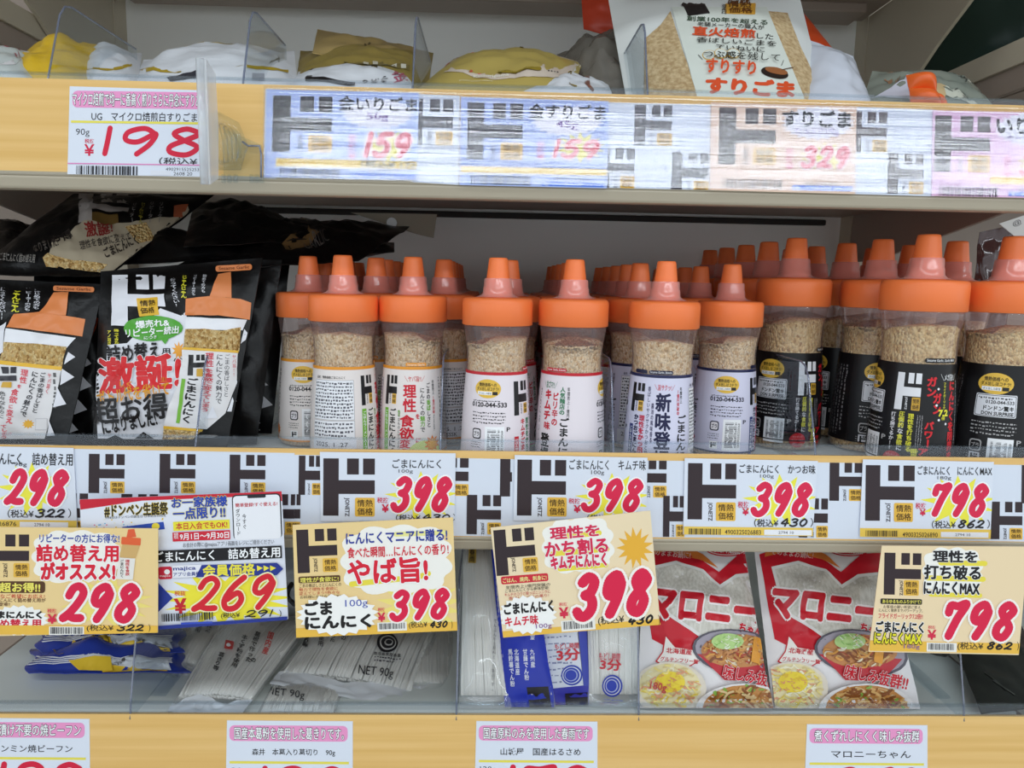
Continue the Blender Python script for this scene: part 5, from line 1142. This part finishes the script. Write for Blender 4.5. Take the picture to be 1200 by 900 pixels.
# black lettered bag behind
q = PR(150, 640, 2.927); q.line([(560, 130), (545, 170), (570, 200)], 16, '#121012'); q.line([(590, 235), (560, 285), (500, 355)], 15, '#e6e6ea'); q.line([(592, 232), (562, 280), (505, 350)], 9, '#121012'); q.line([(520, 262), (590, 250)], 8, '#121012')
bag('noodle_pack', 'dark bag with brush strokes standing between the two poster groups', 'bag', [(322, 625, .24), (360, 625, .24), blow(362, .20), blow(300, .20)], .012, pm('grey_bag_film', '#8a8c8e', .3), q, None, wr=.004, seed=56)
bag('noodle_pack', 'dark red pack standing behind the birthday poster', 'bag', [(300, 615, .30), (352, 618, .30), blow(352, .28), blow(300, .28)], .01, pm('maroon_film', '#4a1f1e', .35), None, None, wr=.003, seed=57)
# upright vermicelli packs
hg = 'upright vermicelli packs'
H4 = (520, 620, 4)
q = PR(*H4, 2); q.v('でんぷんを主原料とした製品です。', 228, 420, 244, 760, '#33313a', .0); q.rr(116, 88, 152, 160, '#c9a84e', 4); q.v('春雨', 120, 92, 146, 156, '#26242a', .02)
noodle_bag('vermicelli_pack', 'clear vermicelli pack standing beside the blue one', 'pack', [(543, 628, .12), (576, 628, .12), blow(600, .02), blow(538, .02)], .014, q, hg, 30, 58, (.0, .0), sr=.0012)
q = PR(*H4, 0); q.poly([(205, 60), (400, 60), (510, 640), (520, 900), (280, 900)], '#2638b4'); q.poly([(388, 742), (490, 738), (506, 845), (404, 850)], '#1f1b1e')
for i, (tx, x0, y0, y1) in enumerate((('九州産', 405, 562, 650), ('甘藷でん粉', 374, 562, 710), ('北海道産', 332, 562, 685), ('馬鈴薯でん粉', 306, 562, 740))): q.v(tx, x0, y0, x0+22, y1, '#eceef8', .03, rot=-4)
q.v('国産', 405, 490, 427, 520, '#eceef8', .03)
noodle_bag('vermicelli_pack', 'vermicelli pack with royal blue panel and white columns of writing', 'pack', [(574, 628, .11), (628, 628, .11), blow(652, .022), blow(592, .022)], .012, q, hg, 20, 59, (.0, .0), sr=.0012)
q = PR(*H4, -3); q.poly([(440, 480), (625, 478), (655, 735), (500, 748)], '#dfe3ee'); q.small(470, 490, 600, 730, 8, '#8a90b0', 8, .3); q.poly([(500, 748), (680, 730), (682, 850), (515, 850)], '#3a3aa8'); q.rect(570, 768, 676, 840, '#241f2a'); q.poly([(630, 478), (672, 478), (682, 735), (655, 735)], '#4650b4')
q.t('もどし時間', 520, 535, 632, 562, '#d23a48', .03); q.t('3分', 530, 562, 636, 616, '#d2303e', .05)
for a, b_, c_ in ((50, 48, '#2c40b0'), (43, 40, '#dfe3ee'), (38, 36, '#2c40b0'), (31, 28, '#a8b2e0'), (26, 24, '#2c40b0')): q.ell(600-(50-a)*.2, 685, a, b_, c_)
noodle_bag('vermicelli_pack', 'vermicelli pack with white panel and red writing, second from the blue divider', 'pack', [(618, 628, .10), (682, 628, .10), blow(695, .026), blow(648, .026)], .012, q, hg, 20, 60, (.0, .0), sr=.0012)
q = PR(*H4, 4); q.t('もどし時間', 728, 580, 826, 616, '#d24a58', .03); q.t('3分', 734, 612, 830, 662, '#d2303e', .05)
for a, b_, c_ in ((48, 52, '#2c40b0'), (41, 44, '#d5d3da'), (36, 39, '#2c40b0'), (29, 31, '#b8bede'), (24, 26, '#2c40b0')): q.ell(790-(48-a)*.15, 735, a, b_, c_)
q.small(750, 795, 840, 820, 2, '#7a84c0', 4)
noodle_bag('vermicelli_pack', 'clear vermicelli pack with red and blue mark left of the red noodle bags', 'pack', [(683, 628, .10), (746, 628, .10), blow(752, .024), blow(690, .024)], .014, q, hg, 36, 61, (.0, .0), sr=.0012)
# red and white starch noodle bags
STR = pm('noodle_window', '#e2ded4', .4, vary=((420, 420, 6), '#c8c3b6', 3))
RED = '#cf2030'
def food(p, cx, cy, rx, ry, cols, n, seed, dish=None):
    rd = random.Random(seed)
    if dish: p.ell(cx, cy+ry*.08, rx*1.18, ry*1.15, dish)
    p.ell(cx, cy, rx, ry, cols[0])
    al = {}
    for i in range(n):
        a = rd.random()*6.28; d = math.sqrt(rd.random())*.92; x, y = cx+rx*d*math.cos(a), cy+ry*d*math.sin(a)
        l = rd.uniform(.08, .34)*rx; t = rd.uniform(-.9, .9); c = rd.choice(cols); m = rd.uniform(-.3, .3)*l
        pts = smooth([(x-l/2*math.cos(t), y-l/2*math.sin(t)), (x+m*.5, y+m), (x+l/2*math.cos(t), y+l/2*math.sin(t))], 3)
        pts = [(cx+(px-cx)*min(1, 1/max(1e-6, math.hypot((px-cx)/rx, (py-cy)/ry))), cy+(py-cy)*min(1, 1/max(1e-6, math.hypot((px-cx)/rx, (py-cy)/ry)))) for px, py in pts]
        al.setdefault(c, []).append((pts, rd.uniform(.03, .07)*rx))
    for c, L in al.items(): p.put([t for pts, w in L for t in stroke(pts, w)], c, ramp=10)
def starch(p, o, w, s):
    """o = top left of the bag in the zoom, w = sideways drift per unit down"""
    X = lambda x, y: (o[0]+x+y*(w-.06+.13*x/510), o[1]+y)
    def P(*pts): return [X(x, y) for x, y in pts]
    p.poly(P((0, 60), (90, 30), (220, 60), (310, 130), (400, 60), (500, 50), (525, 350), (470, 445), (320, 485), (140, 480), (15, 400)), RED)
    p.poly(P((40, 10), (150, -8), (260, 60), (310, 115), (240, 80), (120, 45), (20, 70)), '#e2813a'); 
    p.poly(P((40, 110), (150, 85), (250, 120), (305, 180), (370, 140), (470, 130), (480, 330), (330, 400), (200, 400), (60, 290)), '#ece8e4'); p.poly(P((52, 120), (150, 97), (245, 130), (305, 195), (375, 152), (460, 142), (468, 325), (330, 388), (205, 388), (75, 285)), STR)
    p.t('そのままお鍋に!', *X(50, 40), *X(210, 70), '#f3cfc8', .02, rot=6)
    x, y = X(300, 35); p.ell(x+60, y, 90, 34, RED); p.ell(x+60, y, 84, 29, '#f4ece8'); p.ell(x+60, y, 80, 26, RED); p.t('ゆで時間5〜', x, y-18, x+120, y+2, '#fff', .02, rot=4); p.t('標準 1.4mm', x+5, y+6, x+110, y+22, '#fff', .01, rot=6)
    x, y = X(30, 225); p.t('マロニー', x, y, x+430, y+105, RED, .06, ol='#fbf4f2', ow=.055, rot=6)
    x, y = X(340, 345); p.t('ちゃん', x, y, x+92, y+36, RED, .05, ol='#fbf4f2', ow=.05, rot=14)
    # hokkaido outline note
    x, y = X(40, 420)
    p.poly([(x+20, y-40), (x+60, y+10), (x+130, y+20), (x+170, y+60), (x+120, y+90), (x+30, y+100), (x-20, y+70), (x+10, y+30)], RED); p.poly([(x+24, y-30), (x+60, y+14), (x+128, y+24), (x+163, y+60), (x+118, y+86), (x+32, y+95), (x-12, y+68), (x+14, y+32)], '#f4eee6')
    p.t('北海道産', x+25, y+18, x+125, y+40, RED, .04, rot=5); p.t('グルテンフリー麺', x+0, y+56, x+150, y+74, RED, .03, rot=5); p.rr(x+20, y+88, x+130, y+118, '#f4eee6', 12, rot=5); p.t('国内生産', x+34, y+92, x+118, y+114, RED, .05, rot=5)
    # dishes
    x, y = X(280, 470); p.ell(x+40, y-15, 190, 92, '#5a5560', rot=8); p.ell(x+40, y-17, 178, 84, '#a49ca8', rot=8); p.poly([(x-130, y-10), (x+205, y+10), (x+120, y+100), (x-20, y+95)], '#c2303a')
    food(p, x+36, y-22, 150, 66, ['#c88a52', '#e8dcc0', '#b5523a', '#8a5030', '#d9b070', '#e0a050'], 90, s+1); food(p, x-10, y-60, 62, 32, ['#b9d88a', '#e9efcf', '#8cc060', '#f0f4e4'], 40, s+2); p.poly([(x+95, y-80), (x+135, y-70), (x+118, y+30), (x+86, y+20)], '#e8a03a')
    x, y = X(50, 590); food(p, x, y, 125, 92, ['#ecdfae', '#f2e08a', '#e9cf5a', '#e2a07a', '#f4eed0', '#dcc890'], 150, s+3, '#e7dccb'); food(p, x, y-18, 60, 42, ['#ecd23a', '#e0b83a', '#d88a6a'], 40, s+4)
    x, y = X(250, 545); p.t('味しみ抜群!!', x-10, y-20, x+240, y+35, RED, .05, ol='#fbf4f2', ow=.05, rot=12)
    x, y = X(290, 680); food(p, x, y, 165, 95, ['#c88a4a', '#a86a34', '#dcae6c', '#8c5228', '#e2c490', '#8ab04a'], 170, s+5, '#ece8e6')
    return p
sg = 'red and white starch noodle bags'
SB = pm('starch_bag_film', '#eeeaea', .25)
q = starch(PR(740, 625, 3.4286), (15, 25), .19, 70); q.t('180g', 68, 600, 134, 638, '#c03a40', .02, rot=10)
def bag_part(name, label, cat, corners, thick, mat, q, group, seed):
    S = Surf(corners, thick, .003, seed, .05, .02); r = empty(name, label, cat, group, tuple(S.flat(.5, 1)))
    b = MB(); S.shell(b, mat, 28, 32); q.emit(b, S.px, .00022, sub=7, gloss=.28, base=.0003); b.build('printed_film', r)
    return r
bag_part('starch_noodle_bag', 'red and white noodle bag beside the clear vermicelli pack', 'bag', [(755, 628, .10), (870, 630, .10), blow(906, .022), blow(748, .022)], .020, SB, q, sg, 71)
q = starch(PR(740, 625, 3.4286), (505, 25), .19, 80)
bag_part('starch_noodle_bag', 'red and white noodle bag beside the bare shelf floor', 'bag', [(882, 628, .10), (1032, 630, .10), blow(1082, .022), blow(908, .022)], .020, SB, q, sg, 72)
# things at the far right of the lowest shelf
q = PR(1000, 620, 3.915); q.line([(640, 700), (740, 760)], 5, '#4a4c48'); q.line([(600, 660), (700, 740)], 4, '#3a3c38')
bag('seaweed_pack', 'flat black pack lying at the lower right behind the divider', 'pack', [(1098, 708, .20), (1180, 700, .22), (1245, 825, .02), (1150, 836, .003)], .006, pm('black_gloss_film', '#151614', .22, .5), q, None, wr=.002, seed=81)
bag('seaweed_pack', 'dark translucent pack lying behind the black one near the red noodle bags', 'pack', [(1040, 690, .26), (1100, 690, .28), (1118, 800, .085), (1092, 790, .10)], .008, pm('dark_grey_film', '#4c4a4c', .3, .5), None, None, wr=.004, seed=82)
bag('noodle_pack', 'brown pack standing behind the garlic max poster', 'pack', [(1050, 622, .30), (1110, 622, .30), blow(1110, .28), blow(1050, .28)], .012, pm('brown_film', '#5a3a2c', .35), None, None, wr=.003, seed=83)
bag('noodle_pack', 'dark pack standing at the back between the noodle bags and the brown pack', 'pack', [(985, 622, .32), (1045, 622, .32), blow(1045, .30), blow(985, .30)], .012, pm('dark_brown_film', '#2f2622', .35), None, None, wr=.003, seed=84)
q = PR(); q.small(1192, 680, 1200, 700, 2, '#5a6a8a', 3)
bag('noodle_pack', 'pale pack lying at the right edge under the garlic max poster', 'pack', [(1165, 742, .24), (1230, 735, .24), (1260, 790, .12), (1210, 790, .12)], .012, pm('pale_pack_film', '#d4d8dc', .3), None, None, wr=.003, seed=85)
